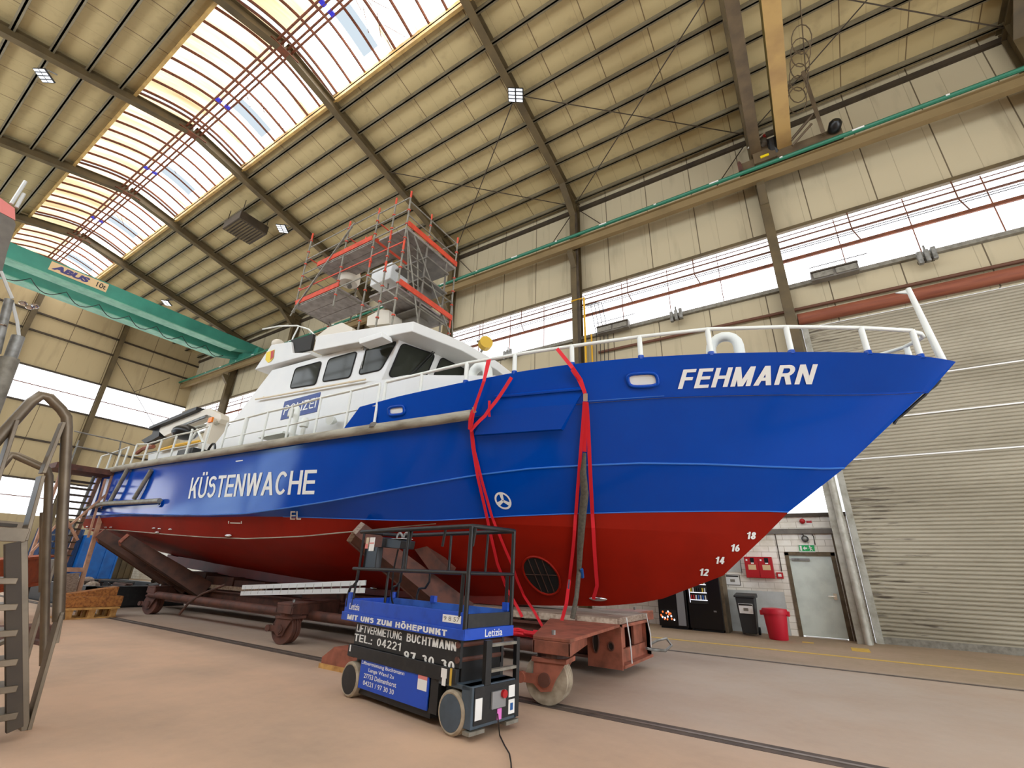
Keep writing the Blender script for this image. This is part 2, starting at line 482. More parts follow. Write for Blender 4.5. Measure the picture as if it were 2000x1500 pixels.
mat('post_white', (186, 184, 172), 0.55, c2=(150, 146, 130), scale=4)
mat('plaster', (196, 200, 196), 0.8, c2=(180, 182, 176), scale=3)
mat('exit_green', (20, 170, 90), 0.5)
mat('line_yellow', (214, 176, 72), 0.7, c2=(178, 146, 72), scale=12, lo=0.45, hi=0.8)
mat('groove_dark', (92, 78, 68), 0.8, c2=(70, 60, 54), scale=6)
mat('rail_steel', (132, 120, 110), 0.5, 0.4, c2=(104, 92, 82), scale=8)
mat('hazard_yellow', (230, 200, 20), 0.5)
mat('orange_lamp', (238, 130, 20), 0.4)
mat('lamp_yellow', (206, 168, 60), 0.5)
mat('cable_black', (20, 20, 20), 0.6)
mat('blue_clamp', (60, 60, 220), 0.4)
mat('tank_white', (214, 206, 190), 0.5)
mat('chrome', (220, 220, 220), 0.2, 1.0)
mat('pink_sign', (226, 120, 200), 0.5)
mat('alu', (214, 216, 214), 0.45, 0.2)
mat('skin_beige', (216, 200, 170), 0.6)
mat('drink_red', (190, 30, 40), 0.4); mat('drink_blue', (60, 110, 190), 0.4)
mat('snack_yellow', (230, 200, 60), 0.5); mat('snack_white', (220, 220, 214), 0.5)

# painted brick / block masonry
w = mat('masonry', (212, 202, 180), 0.85)
t = w.node('ShaderNodeTexBrick'); t.offset = 0.5
mp = w.node('ShaderNodeCombineXYZ'); sp = w.node('ShaderNodeSeparateXYZ'); w.link(w.pos(), sp.inputs[0])
w.link(sp.outputs[0], mp.inputs[0]); w.link(sp.outputs[2], mp.inputs[1]); w.link(mp.outputs[0], t.inputs['Vector'])
for k, v in (('Color1', rgb((246, 243, 232))), ('Color2', rgb((238, 233, 220))), ('Mortar', rgb((196, 188, 170)))): t.inputs[k].default_value = v
t.inputs['Scale'].default_value = 1.0; t.inputs['Brick Width'].default_value = 0.42; t.inputs['Row Height'].default_value = 0.17
t.inputs['Mortar Size'].default_value = 0.008
sm = w.noise(1.3, 6)
w.link(w.mix(w.ramp(sm, [(0.5, (0, 0, 0, 1)), (0.75, (0.6, 0.6, 0.6, 1))]), t.outputs['Color'], rgb((186, 172, 146))), w.b.inputs['Base Color'])

# roller shutter slats: weathered grey-brown with a few sooty smudges
w = mat('shutter', (166, 156, 134), 0.5)
s1 = w.noise(0.5, 5, w.pos((0.5, 1, 1.5))); s2 = w.noise(2.2, 5, w.pos((0.7, 1, 7)))
c = w.ramp(s1, [(0.35, rgb((176, 168, 148))), (0.65, rgb((152, 144, 124)))])
edge = w.math('MULTIPLY', w.math('SUBTRACT', 3.2, w.axis(0)), 0.09)
c = w.mix(w.ramp(w.math('ADD', s2, edge), [(0.70, (0, 0, 0, 1)), (0.80, (0.75, 0.75, 0.75, 1))]), c, rgb((74, 62, 50)))
w.link(c, w.b.inputs['Base Color'])

# glazing lit by the day outside
glow('window_day', (250, 251, 255), BAND)
glow('rear_fill', (240, 247, 255), REAR)  # added glazing out of view, lights the hall from behind the camera
w, e = glow('skylight_sheet', (255, 246, 214), 1.0)
f = w.noise(1.1, 5, w.pos((1.3, 0.16, 0.16)))
cream = w.ramp(f, [(0.36, (1.6, 1.30, 0.98, 1)), (0.56, (1.15, 0.86, 0.52, 1)), (0.76, (0.75, 0.45, 0.20, 1))])
k = SKYLIGHT
white = w.ramp(f, [(0.44, (k, k * .99, k * .97, 1)), (0.66, (1.1, 0.82, 0.50, 1))])
side = w.math('GREATER_THAN', w.axis(1), 4.95)
w.link(w.mix(side, cream, white), e.inputs[0])
glow('sky_gap', (212, 226, 236), 0.82)
glow('lamp_white', (244, 248, 255), 1.4)
glow('cabin_lamp', (255, 190, 96), 1.3)
glow('gate_fill', (196, 228, 255), 3.6)  # added gate glazing out of view, tinted blue for the stern's reflection
glow('vend_glow', (240, 240, 255), 1.2)
glow('vend_fire', (255, 120, 60), 1.0)
# ------------------------------------------------------------------ hall
XB, XE = 16.0, -44.6            # unseen back wall and far end wall
YW, YL = 16.53, -6.73           # right wall, left wall
YR = 4.9                        # ridge
def rz(y): return 18.0 + 0.22 * (YW - max(y, 2 * YR - y))      # underside of a rafter
FRX = [8.2, 0.6, -7.15, -14.7, -22.15, -29.6, -37.1]

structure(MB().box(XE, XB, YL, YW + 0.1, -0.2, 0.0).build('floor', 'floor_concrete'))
def floor_strip(name, m, x0, x1, y0, y1, z=0.004):
    return structure(MB().box(x0, x1, y0, y1, 0.0005, z).build(name, m))
floor_strip('floor_rail', 'groove_dark', -44, 15, 5.56, 5.80, 0.003)
floor_strip('floor_rail', 'rail_steel', -44, 15, 5.655, 5.70, 0.008)
floor_strip('floor_rail', 'groove_dark', -44, 15, 11.04, 11.19, 0.003)
floor_strip('floor_rail', 'rail_steel', -44, 15, 11.09, 11.13, 0.008)
floor_strip('floor_line', 'line_yellow', -4.2, 14, 12.93, 13.09)
floor_strip('floor_line', 'line_yellow', -0.75, -0.5, 15.0, 15.25)
floor_strip('floor_line', 'line_yellow', 0.25, 0.6, 14.2, 14.9)

# right wall: cladding with window bands, masonry below, openings for door and shutter
wr = MB()
wr.box(XE, XB, YW, YW + 0.12, 13.3, 18.75)
wr.box(XE, 0.85, YW, YW + 0.12, 5.7, 10.92); wr.box(0.85, 8.9, YW, YW + 0.12, 9.35, 10.92); wr.box(8.9, XB, YW, YW + 0.12, 0, 10.92)
wall_r = structure(wr.build('wall_right', 'wall_panel'))
ms = MB()
ms.box(XE, -0.80, YW - 0.02, YW + 0.12, 0, 3.2); ms.box(-0.80, 0.33, YW - 0.02, YW + 0.12, 2.18, 3.2); ms.box(0.33, 0.85, YW - 0.02, YW + 0.12, 0, 3.2)
ms.build('masonry', 'masonry', wall_r)
MB().box(XE, 0.85, YW - 0.10, YW + 0.1, 3.2, 3.3).build('sill', 'dark_steel', wall_r)
MB().box(XE, 0.6, YW - 0.1, YW - 0.021, 2.72, 2.86).build('ledge', 'machine_grey', wall_r)
MB().box(-2.62, -1.05, YW - 0.03, YW - 0.0201, 0, 1.12).build('plaster_patch', 'plaster', wall_r)
for z, n in ((13.3, 'window_head'), (10.92, 'window_sill')):
    MB().box(XE, XB, YW - 0.14, YW, z - 0.07, z + 0.07).build(n, 'frame_steel' if z > 13 else 'galv_dull', wall_r)
MB().box(XE, XB, YW - 0.12, YW, 18.0, 18.2).build('eaves_beam', 'dark_steel', wall_r)

def window(n, panes, bars, mat_name='window_day'):
    e = empty('window_%d' % n, panes[0]); structure(e)
    x0, x1, y0, y1, z0, z1 = panes[1]
    MB().box(x0, x1, y0, y1, z0, z1).build('pane', mat_name, e)
    if bars: bars.build('window_bar', 'rust_rib', e)
    return e
wn = 0
edges = [XB] + FRX + [XE]
for i in range(len(edges) - 1):
    a, b = edges[i + 1], edges[i]
    wn += 1
    m = MB()
    m.box(a, b, YW - 0.02, YW + 0.05, 12.0, 12.12)
    k = 3
    for j in range(1, 4):
        x = a + (b - a) * j / 4; m.box(x - 0.012, x + 0.012, YW + 0.01, YW + 0.05, 10.99, 13.23)
    window(wn, ((a, YW, 10.9), (a, b, YW + 0.06, YW + 0.1, 10.95, 13.28)), m)
    if b < 1:
        wn += 1
        m = MB()
        for j in range(1, 5):
            x = a + (b - a) * j / 5; m.box(x - 0.01, x + 0.01, YW + 0.01, YW + 0.05, 3.3, 5.7)
        window(wn, ((a, YW, 3.3), (a, b, YW + 0.06, YW + 0.1, 3.3, 5.7)), m)

# far end wall with two window bands
we = MB()
for z0, z1 in ((0, 3.9), (6.2, 11.3), (13.7, 18.3)): we.box(XE - 0.12, XE, YL, YW, z0, z1)
we.prism([(XE - 0.12, YL, 18.3), (XE - 0.12, YW, 18.3), (XE - 0.12, YW, 18.7), (XE - 0.12, YR, 21.3), (XE - 0.12, YL, 18.7)], (0.12, 0, 0))
wall_e = structure(we.build('wall_end', 'end_panel'))
for z in (6.2, 8.8, 11.25, 13.72, 16.25, 17.6):
    MB().box(XE, XE + 0.12, YL, YW, z - 0.06, z + 0.06).build('girt', 'dark_steel', wall_e)
for y in (-0.2, 5.43, 10.66):
    MB().ibeam((XE + 0.22, y, 0), (XE + 0.22, y, 19.3), 0.3, 0.36, up=(1, 0, 0)).build('wall_post', 'frame_steel', wall_e)
for z0, z1, zb in ((3.9, 6.2, 5.05), (11.3, 13.7, 12.5)):
    ys = [YL, -0.2, 5.43, 10.66, YW]
    for i in range(4):
        wn += 1
        m = MB(); m.box(XE - 0.05, XE, ys[i], ys[i + 1], zb - 0.03, zb + 0.03)
        window(wn, ((XE, ys[i], z0), (XE - 0.1, XE - 0.06, ys[i], ys[i + 1], z0, z1)), m)

# left and back wall, out of view: wide glazing added to light hall and hull
wl = MB()
wl.box(XE, XB, YL - 0.12, YL, 17, 18.75); wl.box(XE, XB, YL - 0.12, YL, 4.6, 10.0); wl.box(-24, XB, YL - 0.12, YL, 0, 4.6); wl.box(XE, -24, YL - 0.12, YL, 0, 1.2)
wall_l = structure(wl.build('wall_left', 'wall_panel'))
for z0, z1, xa, xb in ((10.0, 17, XE, XB), (1.2, 4.6, XE, -24)):
    wn += 1
    m = MB()
    for j in range(int((xb - xa) / 2.5)): m.box(xa + 2.5 * j - 0.04, xa + 2.5 * j + 0.04, YL - 0.05, YL, z0, z1)
    for q in (1, 2): m.box(xa, xb, YL - 0.05, YL, z0 + (z1 - z0) * q / 3 - .05, z0 + (z1 - z0) * q / 3 + .05)
    window(wn, ((XE, YL, z0), (xa, xb, YL - 0.1, YL - 0.06, z0, z1)), m, 'rear_fill' if z0 > 5 else 'gate_fill')
wb = MB()
wb.box(XB, XB + 0.12, YL, -4, 0, 18.7); wb.box(XB, XB + 0.12, 14, YW, 0, 18.7); wb.box(XB, XB + 0.12, -4, 14, 9.5, 18.7)
wb.prism([(XB, YL, 18.7), (XB, YW, 18.7), (XB, YR, 21.4)], (0.12, 0, 0))
wall_b = structure(wb.build('wall_back', 'end_panel'))
wn += 1
m = MB()
for j in range(1, 8): m.box(XB - 0.02, XB + 0.04, -4 + 2.25 * j - 0.04, -4 + 2.25 * j + 0.04, 0, 9.5)
for z in (2.4, 4.8, 7.1): m.box(XB - 0.02, XB + 0.04, -4, 14, z - 0.04, z + 0.04)
window(wn, ((XB, 5, 0), (XB + 0.05, XB + 0.09, -4, 14, 0.1, 9.5)), m, 'rear_fill')

# roof panels, curbs, purlins
SK0, SK1 = 2.62, 7.32           # skylight edges across the hall
roof = MB()
for y0, y1 in ((SK1, YW + 0.12), (2 * YR - (YW + 0.12), SK0)):
    za, zb = rz(y0) + 0.62, rz(y1) + 0.62
    roof.prism([(XE, y0, za), (XE, y1, zb), (XE, y1, zb + 0.1), (XE, y0, za + 0.1)], (XB - XE, 0, 0))
roof = structure(roof.build('ceiling', 'roof_panel'))
for y0, y1 in ((SK1, SK1 + 0.12), (SK0 - 0.12, SK0)):
    MB().box(XE, XB, y0, y1, rz(SK1) + 0.42, rz(SK1) + 0.98).build('curb', 'curb', roof)
for s in (1, -1):
    for k in range(9):
        y = 7.75 + k * 1.06
        z = rz(y) + 0.62
        yy = y if s > 0 else 2 * YR - y
        p = MB(); d = 0.03
        p.box(XE, XB, yy - d, yy + d, z - 0.24, z); p.box(XE, XB, yy - d - 0.06, yy + d + 0.06, z - 0.24, z - 0.21)
        structure(p.build('roof_purlin', 'purlin_steel'))

# barrel skylight, one bay between every two frames
for i in range(len(edges) - 1):
    a, b = edges[i + 1] + 0.16, edges[i] - 0.16
    wn += 1
    e = structure(empty('window_%d' % wn, (a, YR, rz(SK1) + 0.9)))
    arc = []
    for k in range(13):
        t = k / 12; y = SK0 + (SK1 - SK0) * t
        arc.append((y, rz(SK1) + 0.95 + 0.55 * math.sin(math.pi * t)))
    MB().grid([[(x, y, z) for y, z in arc] for x in np.linspace(a, b, 5)]).build('glazing', 'skylight_sheet' if i else 'roof_panel', e)  # nearest bay, out of view, closed with panel to dim the right side
    r = MB(); n = 8
    for j in range(n + 1):
        x = a + (b - a) * j / n
        r.tube([(x, y, z - 0.06) for y, z in arc], 0.06, 5)
    r.build('glazing_bar', 'rust_rib', e)
    # one opened vent showing plain sky, with its struts
    xv = a + (b - a) * 0.30
    w2 = (b - a) / 8
    MB().grid([[(x, y, z - 0.07) for y, z in arc[7:12]] for x in (xv, xv + w2 * 0.95)]).build('vent_pane', 'sky_gap', e)
    v = MB()
    for q in range(7):
        y0, z0 = arc[7 + q % 5]; x0 = xv + w2 * (1.3 + 0.7 * random.random()); 
        v.tube([(x0, y0, z0 - 0.1), (x0 + random.uniform(-.5, .5), y0 + random.uniform(.3, .8), z0 - 0.25)], 0.014, 4)
    v.build('vent_strut', 'rust_rib', e)

# portal frames
for x in FRX:
    e = structure(empty('portal_frame', (x, YR, 0)))
    for s in (1, -1):
        ye = YW - 0.05 if s > 0 else YL + 0.05
        rf = MB(); ya = ye; h = 0.46
        p0 = (x, YR, rz(YR) + h / 2); p1 = (x, ya, rz(ye if s > 0 else ye) + h / 2)
        rf.ibeam(p0, p1, 0.3, h, 0.03, 0.03)
        rf.build('rafter', 'frame_steel', e)
        yc = ye - 0.28 * s
        MB().ibeam((x, yc, 0), (x, yc, rz(ye) + 0.3), 0.3, 0.5, 0.03, 0.02, up=(0, 1, 0)).build('column', 'frame_steel', e)
        q = 1.7 * s
        MB().prism([(x - 0.02, ye, rz(ye) - 0.75), (x - 0.02, ye, rz(ye) + 0.1), (x - 0.02, ye - q, rz(ye - q) + 0.02)], (0.04, 0, 0)).build('haunch', 'frame_steel', e)
        a0, a1 = Vector((x, ye - 0.5 * s, rz(ye) - 0.62)), Vector((x, ye - q, rz(ye - q)))
        MB().bar(a0, a1, 0.3, 0.03, (0, 0, 1)).build('haunch_flange', 'frame_steel', e)
    MB().box(x - 0.17, x + 0.17, YR - 0.6, YR + 0.6, rz(YR) - 0.05, rz(YR) - 0.01).build('ridge_plate', 'rust_rib', e)

# crane runway along the right wall, with its green conductor tube
for s, yb in ((1, 15.7), (-1, YL + 0.83)):
    e = structure(empty('crane_runway', (0, yb, 15.2)))
    MB().ibeam((XE, yb, 15.45), (XB, yb, 15.45), 0.22, 0.44, 0.04, 0.03).build('runway_beam', 'runway_paint', e)
    MB().box(XE, XB, yb - 0.03, yb + 0.03, 15.67, 15.73).build('crane_rail', 'dark_steel', e)
    if s > 0:
        MB().tube([(XE, yb - 0.2, 15.74), (XB, yb - 0.2, 15.74)], 0.075, 8).build('conductor_tube', 'conductor_green', e)
        for k in range(22):
            x = -40 + 2.3 * k
            MB().box(x - 0.12 * (k % 2 + .4), x + 0.12 * (k % 2 + .4), yb - 0.285, yb - 0.26, 15.72, 15.77).build('marker', 'sign_white', e)
    for x in FRX:
        c = MB(); ym = YW - 0.6 if s > 0 else YL + 0.6
        c.prism([(x - 0.13, ym, 15.05), (x - 0.13, yb - 0.2 * s, 15.05), (x - 0.13, yb - 0.2 * s, 14.9), (x - 0.13, ym, 14.35)], (0.26, 0, 0))
        c.build('runway_bracket', 'frame_steel', e)

# thin wind bracing rods in roof and wall
def rod(p, q, r=0.022):
    return structure(MB().tube([p, q], r, 5).build('brace_rod', 'dark_steel'))
for i in range(len(FRX) - 1):
    if i in (1, 2, 0):
        a, b = FRX[i + 1], FRX[i]
        rod((a, YW - 0.4, rz(YW) + 0.1), (b, 10.6, rz(10.6) + 0.1)); rod((b, YW - 0.4, rz(YW) + 0.1), (a, 10.6, rz(10.6) + 0.1))
    if i in (1, 2, 4):
        a, b = FRX[i + 1], FRX[i]
        rod((a + .2, YW - 0.2, 17.9), (a + 1.9, YW - 0.2, 15.8)); rod((b - .2, YW - 0.2, 17.9), (b - 1.9, YW - 0.2, 15.8))
rod((XE + .3, 10.7, 15.9), (XE + .3, 14.6, 11.6)); rod((XE + .3, 14.6, 15.8), (XE + .3, 12.6, 13.8))

# roller shutter gate and side door
e = structure(empty('door_1', (4.9, YW, 0)))
prof = []
zz = 0.0
sl = MB()
rows = []
pitch = 0.10
for k in range(int(9.3 / pitch)):
    z = k * pitch
    rows += [(YW + 0.03, z), (YW + 0.002, z + 0.012), (YW - 0.012, z + 0.04), (YW - 0.008, z + 0.066), (YW + 0.03, z + 0.095)]
sl.grid([[(0.95, y, z) for y, z in rows], [(8.8, y, z) for y, z in rows]])
sl.build('shutter_curtain', 'shutter', e)
for z in (4.78, 5.92, 7.06):
    MB().box(0.95, 8.8, YW - 0.035, YW - 0.012, z - 0.018, z + 0.02).build('bright_slat', 'sign_white', e)
MB().box(0.95, 8.8, YW - 0.05, YW + 0.05, 0.0, 0.16).build('bottom_rail', 'galv_dull', e)
MB().tube([(0.8, YW - 0.25, 9.52), (8.9, YW - 0.25, 9.52)], 0.2, 14).build('roller_tube', 'rust_roller', e, smooth=40)
MB().box(0.86, 1.02, YW - 0.14, YW + 0.02, 0, 9.4).build('guide_rail', 'post_white', e)
MB().box(8.74, 8.9, YW - 0.14, YW + 0.02, 0, 9.4).build('guide_rail', 'post_white', e)

e = structure(empty('door_2', (-0.24, YW, 0)))
MB().box(-0.76, 0.28, YW + 0.02, YW + 0.07, 0.03, 2.12).build('door_leaf', 'door_grey', e)
fr = MB(); fr.box(-0.86, -0.76, YW - 0.04, YW + 0.08, 0, 2.2); fr.box(0.28, 0.38, YW - 0.04, YW + 0.08, 0, 2.2); fr.box(-0.86, 0.38, YW - 0.04, YW + 0.08, 2.12, 2.22)
fr.build('door_frame', 'door_frame', e)
MB().box(-0.7, -0.25, YW - 0.05, YW + 0.02, 1.98, 2.04).build('door_closer', 'galv', e)
h = MB(); h.box(0.14, 0.22, YW - 0.01, YW + 0.02, 0.98, 1.14); h.tube([(0.18, YW - 0.06, 1.06), (0.02, YW - 0.06, 1.06)], 0.013, 6); h.tube([(0.18, YW + 0.02, 1.06), (0.18, YW - 0.065, 1.06)], 0.013, 6)
h.build('door_handle', 'chrome', e)
MB().box(-0.7, 0.25, YW - 0.005, YW + 0.018, 0.0, 0.025).build('door_sill', 'sign_white', e)
# strip of dark brick and pipes beside the door
structure(MB().box(0.40, 0.58, YW - 0.04, YW - 0.02, 0, 2.7).build('trim_1', 'door_frame'))
structure(MB().tube([(0.66, 15.84, 0.0), (0.66, 15.84, 6.5)], 0.075, 12).build('downpipe', 'post_white', smooth=40))
structure(MB().box(0.43, 0.77, 15.92, 15.96, 0, 6.6).build('column_cladding', 'post_white'))
structure(MB().box(0.56, 0.62, YW - 0.10, YW - 0.02, 0, 3.1).build('trim_2', 'dark_steel'))
# ------------------------------------------------------------------ patrol boat
YC = 8.36
boat = empty('patrol_boat', (-9.0, YC, 0.85))
tag(boat, 'long blue white and red coast guard patrol boat propped up in the hall', 'boat')

def xyz(pts): return np.array(pts, float)
# hull lines on the near side: (x, half breadth, height)
LB = xyz([(-7.5, 2.98, 3.80), (-6.99, 2.93, 4.28), (-6, 2.85, 4.36), (-4.75, 2.66, 4.45), (-3.74, 2.44, 4.53), (-2.97, 2.25, 4.565), (-2.27, 2.03, 4.59), (-1.82, 1.89, 4.595), (-0.77, 1.53, 4.575), (-0.11, 1.27, 4.55), (0.52, 1.01, 4.52), (1.13, 0.72, 4.49), (1.55, 0.48, 4.465), (1.91, 0.22, 4.44), (2.10, 0.06, 4.42), (2.15, 0.0, 4.415)])
LG = xyz([(-20.2, 2.86, 4.02), (-17.8, 2.89, 4.01), (-14.8, 2.98, 3.93), (-12.5, 2.99, 3.87), (-10.2, 3.0, 3.82), (-8.4, 2.96, 3.80), (-7.6, 2.91, 3.80), (-6.4, 2.77, 3.82), (-5.3, 2.59, 3.85), (-4.6, 2.45, 3.89), (-2.75, 1.92, 4.01), (-1.67, 1.54, 4.04), (-0.8, 1.2, 4.04), (0, 0.86, 4.03), (0.6, 0.53, 4.03), (1.2, 0.21, 4.04), (1.55, 0.055, 4.05), (1.75, 0.0, 4.06)])
LK = xyz([(-20.2, 2.85, 2.64), (-16.65, 2.88, 2.61), (-13.95, 2.92, 2.49), (-11.9, 2.88, 2.42), (-10.25, 2.85, 2.40), (-8.95, 2.76, 2.48), (-7.83, 2.65, 2.57), (-6.9, 2.47, 2.69), (-6.04, 2.31, 2.80), (-5.46, 2.15, 2.88), (-4.81, 1.97, 2.97), (-3.84, 1.69, 3.06), (-2.99, 1.38, 3.10), (-2.19, 1.09, 3.12), (-1.25, 0.70, 3.10), (-0.42, 0.38, 3.05), (0.3, 0.11, 3.01), (0.55, 0.0, 3.02)])
LW = xyz([(-20.2, 2.80, 2.56), (-16.65, 2.83, 2.54), (-13.95, 2.84, 2.45), (-11.9, 2.80, 2.385), (-10.25, 2.70, 2.36), (-9.2, 2.57, 2.335), (-8.6, 2.49, 2.315), (-7.36, 2.24, 2.27), (-6.7, 2.08, 2.25), (-5.78, 1.83, 2.245), (-4.86, 1.53, 2.30), (-4.42, 1.39, 2.33), (-3.57, 1.09, 2.37), (-2.46, 0.67, 2.41), (-1.26, 0.26, 2.43), (-0.55, 0.07, 2.425), (-0.28, 0.0, 2.41)])
LC = xyz([(-20.2, 2.60, 2.29), (-17.07, 2.61, 2.18), (-13.8, 2.61, 2.02), (-12.36, 2.55, 1.96), (-10.69, 2.48, 1.92), (-9.66, 2.41, 1.94), (-8.77, 2.30, 1.97), (-8.1, 2.21, 2.02), (-7.23, 2.01, 2.09), (-6.53, 1.83, 2.16), (-5.65, 1.68, 2.22), (-4.5, 1.36, 2.2), (-3.3, 0.94, 2.16), (-2, 0.44, 2.12), (-1, 0.12, 2.08), (-0.66, 0.0, 2.06)])
LD = xyz([(-20.2, 1.4, 1.95), (-14, 1.4, 1.62), (-10, 1.4, 1.45), (-8, 1.28, 1.42), (-6.5, 1.1, 1.44), (-5, 0.88, 1.48), (-3.8, 0.64, 1.52), (-2.6, 0.34, 1.55), (-1.8, 0.12, 1.52), (-1.33, 0.0, 1.48)])
LE = xyz([(-20.2, 0.12, 1.66), (-16, 0.14, 1.30), (-12, 0.16, 1.05), (-9, 0.18, 0.90), (-6, 0.20, 0.85), (-4.5, 0.18, 0.87), (-3.3, 0.10, 0.93), (-2.7, 0.04, 1.01), (-2.3, 0.0, 1.10)])
NS = 72
def sample(L, s):
    x = L[0, 0] + (L[-1, 0] - L[0, 0]) * s
    return x, np.interp(x, L[:, 0], L[:, 1]), np.interp(x, L[:, 0], L[:, 2])
SS = [1 - (1 - i / NS) ** 1.35 for i in range(NS + 1)]
def line(L, side=-1, ss=SS, off=0.0, dz=0.0):
    return [Vector((x, YC + side * (b + off), z + dz)) for x, b, z in (sample(L, s) for s in ss)]
def between(a, b, n, bulge=0.0):
    """n intermediate rows between two hull lines, slightly curved"""
    rows = []
    for k in range(n + 1):
        t = k / n
        rows.append([p * (1 - t) + q * t + Vector((0, (p.y - YC) / (abs(p.y - YC) + 1e-6) * bulge * math.sin(math.pi * t), 0)) for p, q in zip(a, b)])
    return rows
def LGf(s):
    return s
top = MB(); bot = MB(); bul = MB()
for sd in (-1, 1):
    W, K, G = line(LW, sd), line(LK, sd), line(LG, sd)
    top.grid(between(W, K, 2)); top.grid(between(K, G, 4, -0.02))
    C, D, E2 = line(LC, sd), line(LD, sd), line(LE, sd)
    bot.grid(between(W, C, 1)); bot.grid(between(C, D, 4, 0.03)); bot.grid(between(D, E2, 3, 0.02))
    # bulwark: from the knuckle up to its own top edge, with a sloping after end
    x0 = -7.5
    gx = [x0] + [sample(LG, q)[0] for q in SS if sample(LG, q)[0] > x0 + .01]
    bx_ = [-6.99 + (2.15 + 6.99) * (x - x0) / (1.75 - x0) for x in gx]
    gs = [(x, np.interp(x, LG[:, 0], LG[:, 1]), np.interp(x, LG[:, 0], LG[:, 2])) for x in gx]
    bs = [(x, np.interp(x, LB[:, 0], LB[:, 1]), np.interp(x, LB[:, 0], LB[:, 2])) for x in bx_]
    g = [Vector((x, YC + sd * b, z)) for x, b, z in gs]; t = [Vector((x, YC + sd * b, z)) for x, b, z in bs]
    bul.grid(between(g, t, 3))
    inn = [Vector((x, YC + sd * max(0, b - 0.05), z)) for x, b, z in bs]
    gi = [Vector((x, YC + sd * max(0, b - 0.06), z - 0.05)) for x, b, z in gs]
    bul.grid([t, inn]); bul.grid(between(inn, gi, 1))
st = [line(L, -1)[0] for L in (LE, LD, LC, LW)]; st2 = [line(L, 1)[0] for L in (LE, LD, LC, LW)]
bot.add(st + st2[::-1], [range(8)])
tr = [line(L, -1)[0] for L in (LW, LK, LG)]; tr2 = [line(L, 1)[0] for L in (LW, LK, LG)]
top.add(tr + tr2[::-1], [range(6)])
hull_top = top.build('hull', 'hull_blue', boat, smooth=14)
hull_bot = bot.build('underwater_hull', 'antifoul', boat, smooth=20)
hull_bul = bul.build('bulwark', 'hull_blue_matt', boat, smooth=30)
allh = MB(); 
for q in (top, bot, bul): allh.add(q.v, q.f)
BV = BVHTree.FromPolygons([Vector(p) for p in allh.v], allh.f)
def hull_y(p, lift=0.01):
    """move a point along the beam onto the near side of the hull"""
    p = Vector(p)
    loc, nrm, idx, dist = BV.ray_cast(Vector((p.x, -5, p.z)), Vector((0, 1, 0)))
    if loc is None: return p
    if nrm.y > 0: nrm = -nrm
    return loc + nrm * lift
def hull_px(px, py, lift=0.01):
    loc, nrm, idx, dist = BV.ray_cast(EYE, ray(px, py).normalized())
    if loc is None: return at(px, py, Y=YC)
    if nrm.y > 0: nrm = -nrm
    return loc + nrm * lift

# deck, keel, rubbing strake, knuckle beads
gl = line(LG, -1, SS, 0, -0.03); gr = line(LG, 1, SS, 0, -0.03)
dk = MB(); dk.grid([gl, gr]); dk.build('deck', 'grey_tube', boat)
kz = [(-19.3, 1.30), (-18.5, 1.24), (-14.8, 1.03), (-11.7, 0.91), (-9.7, 0.835), (-5, 0.835)]
kp = MB()
for (xa, za), (xb, zb) in zip(kz[:-1], kz[1:]):
    kp.prism([(xa, YC - 0.34, za), (xb, YC - 0.34, zb), (xb, YC - 0.34, zb + 0.28), (xa, YC - 0.34, za + 0.30)], (0, 0.68, 0))
kp.build('keel', 'keel_red', boat)
fend = MB()
for sd in (-1, 1):
    pts = [Vector((x, YC + sd * (np.interp(x, LG[:, 0], LG[:, 1]) + 0.05), np.interp(x, LG[:, 0], LG[:, 2]))) for x in np.linspace(-20.2, -4.58, 50)]
    fend.tube(pts, 0.095, 8)
fend.build('rubbing_strake', 'fender_grey', boat, smooth=50)
bead = MB(); cb = MB()
for sd in (-1, 1):
    bead.tube(line(LK, sd, SS, 0.004), 0.014, 5)
    wl_ = [p for p in line(LW, sd, SS, 0.004) if p.x > -9.5]; cb.tube(wl_, 0.009, 5)
    bead.tube([Vector((x, YC + sd * (np.interp(x, LG[:, 0], LG[:, 1]) + 0.0), np.interp(x, LG[:, 0], LG[:, 2]))) for x in np.linspace(-2.7, -1.6, 10)], 0.006, 5)
bead.build('spray_rail', 'bead_highlight', boat, smooth=60)
cb.build('waterline_bead', 'bead_highlight', boat)
ch = MB()
for sd in (-1, 1): ch.tube([p for p in line(LC, sd, SS, 0.006) if p.x < -5.7], 0.012, 5)
ch.build('chine_strip', 'fender_grey', boat)
# lower guard tube and the slanting guards near the stern
gt = MB()
gt.tube([at(165, 995, Y=5.38), at(200, 984, Y=5.36), at(312, 978, Y=5.36)], 0.065, 10); gt.build('guard_tube', 'grey_tube', boat, smooth=50)
for a, b in (((252, 912), (215, 980)), ((296, 918), (262, 974))):
    sg = MB(); sg.tube([at(*a, Y=5.37), at(*b, Y=5.37)], 0.06, 8); sg.build('guard_tube', 'grey_tube', boat, smooth=50)
pc = hull_px(315, 983); MB().lathe(pc, (0, -1, 0), [(0.10, 0), (0.10, 0.03), (0.05, 0.03), (0.05, 0.0)], 16).build('outlet', 'hull_blue_matt', boat)

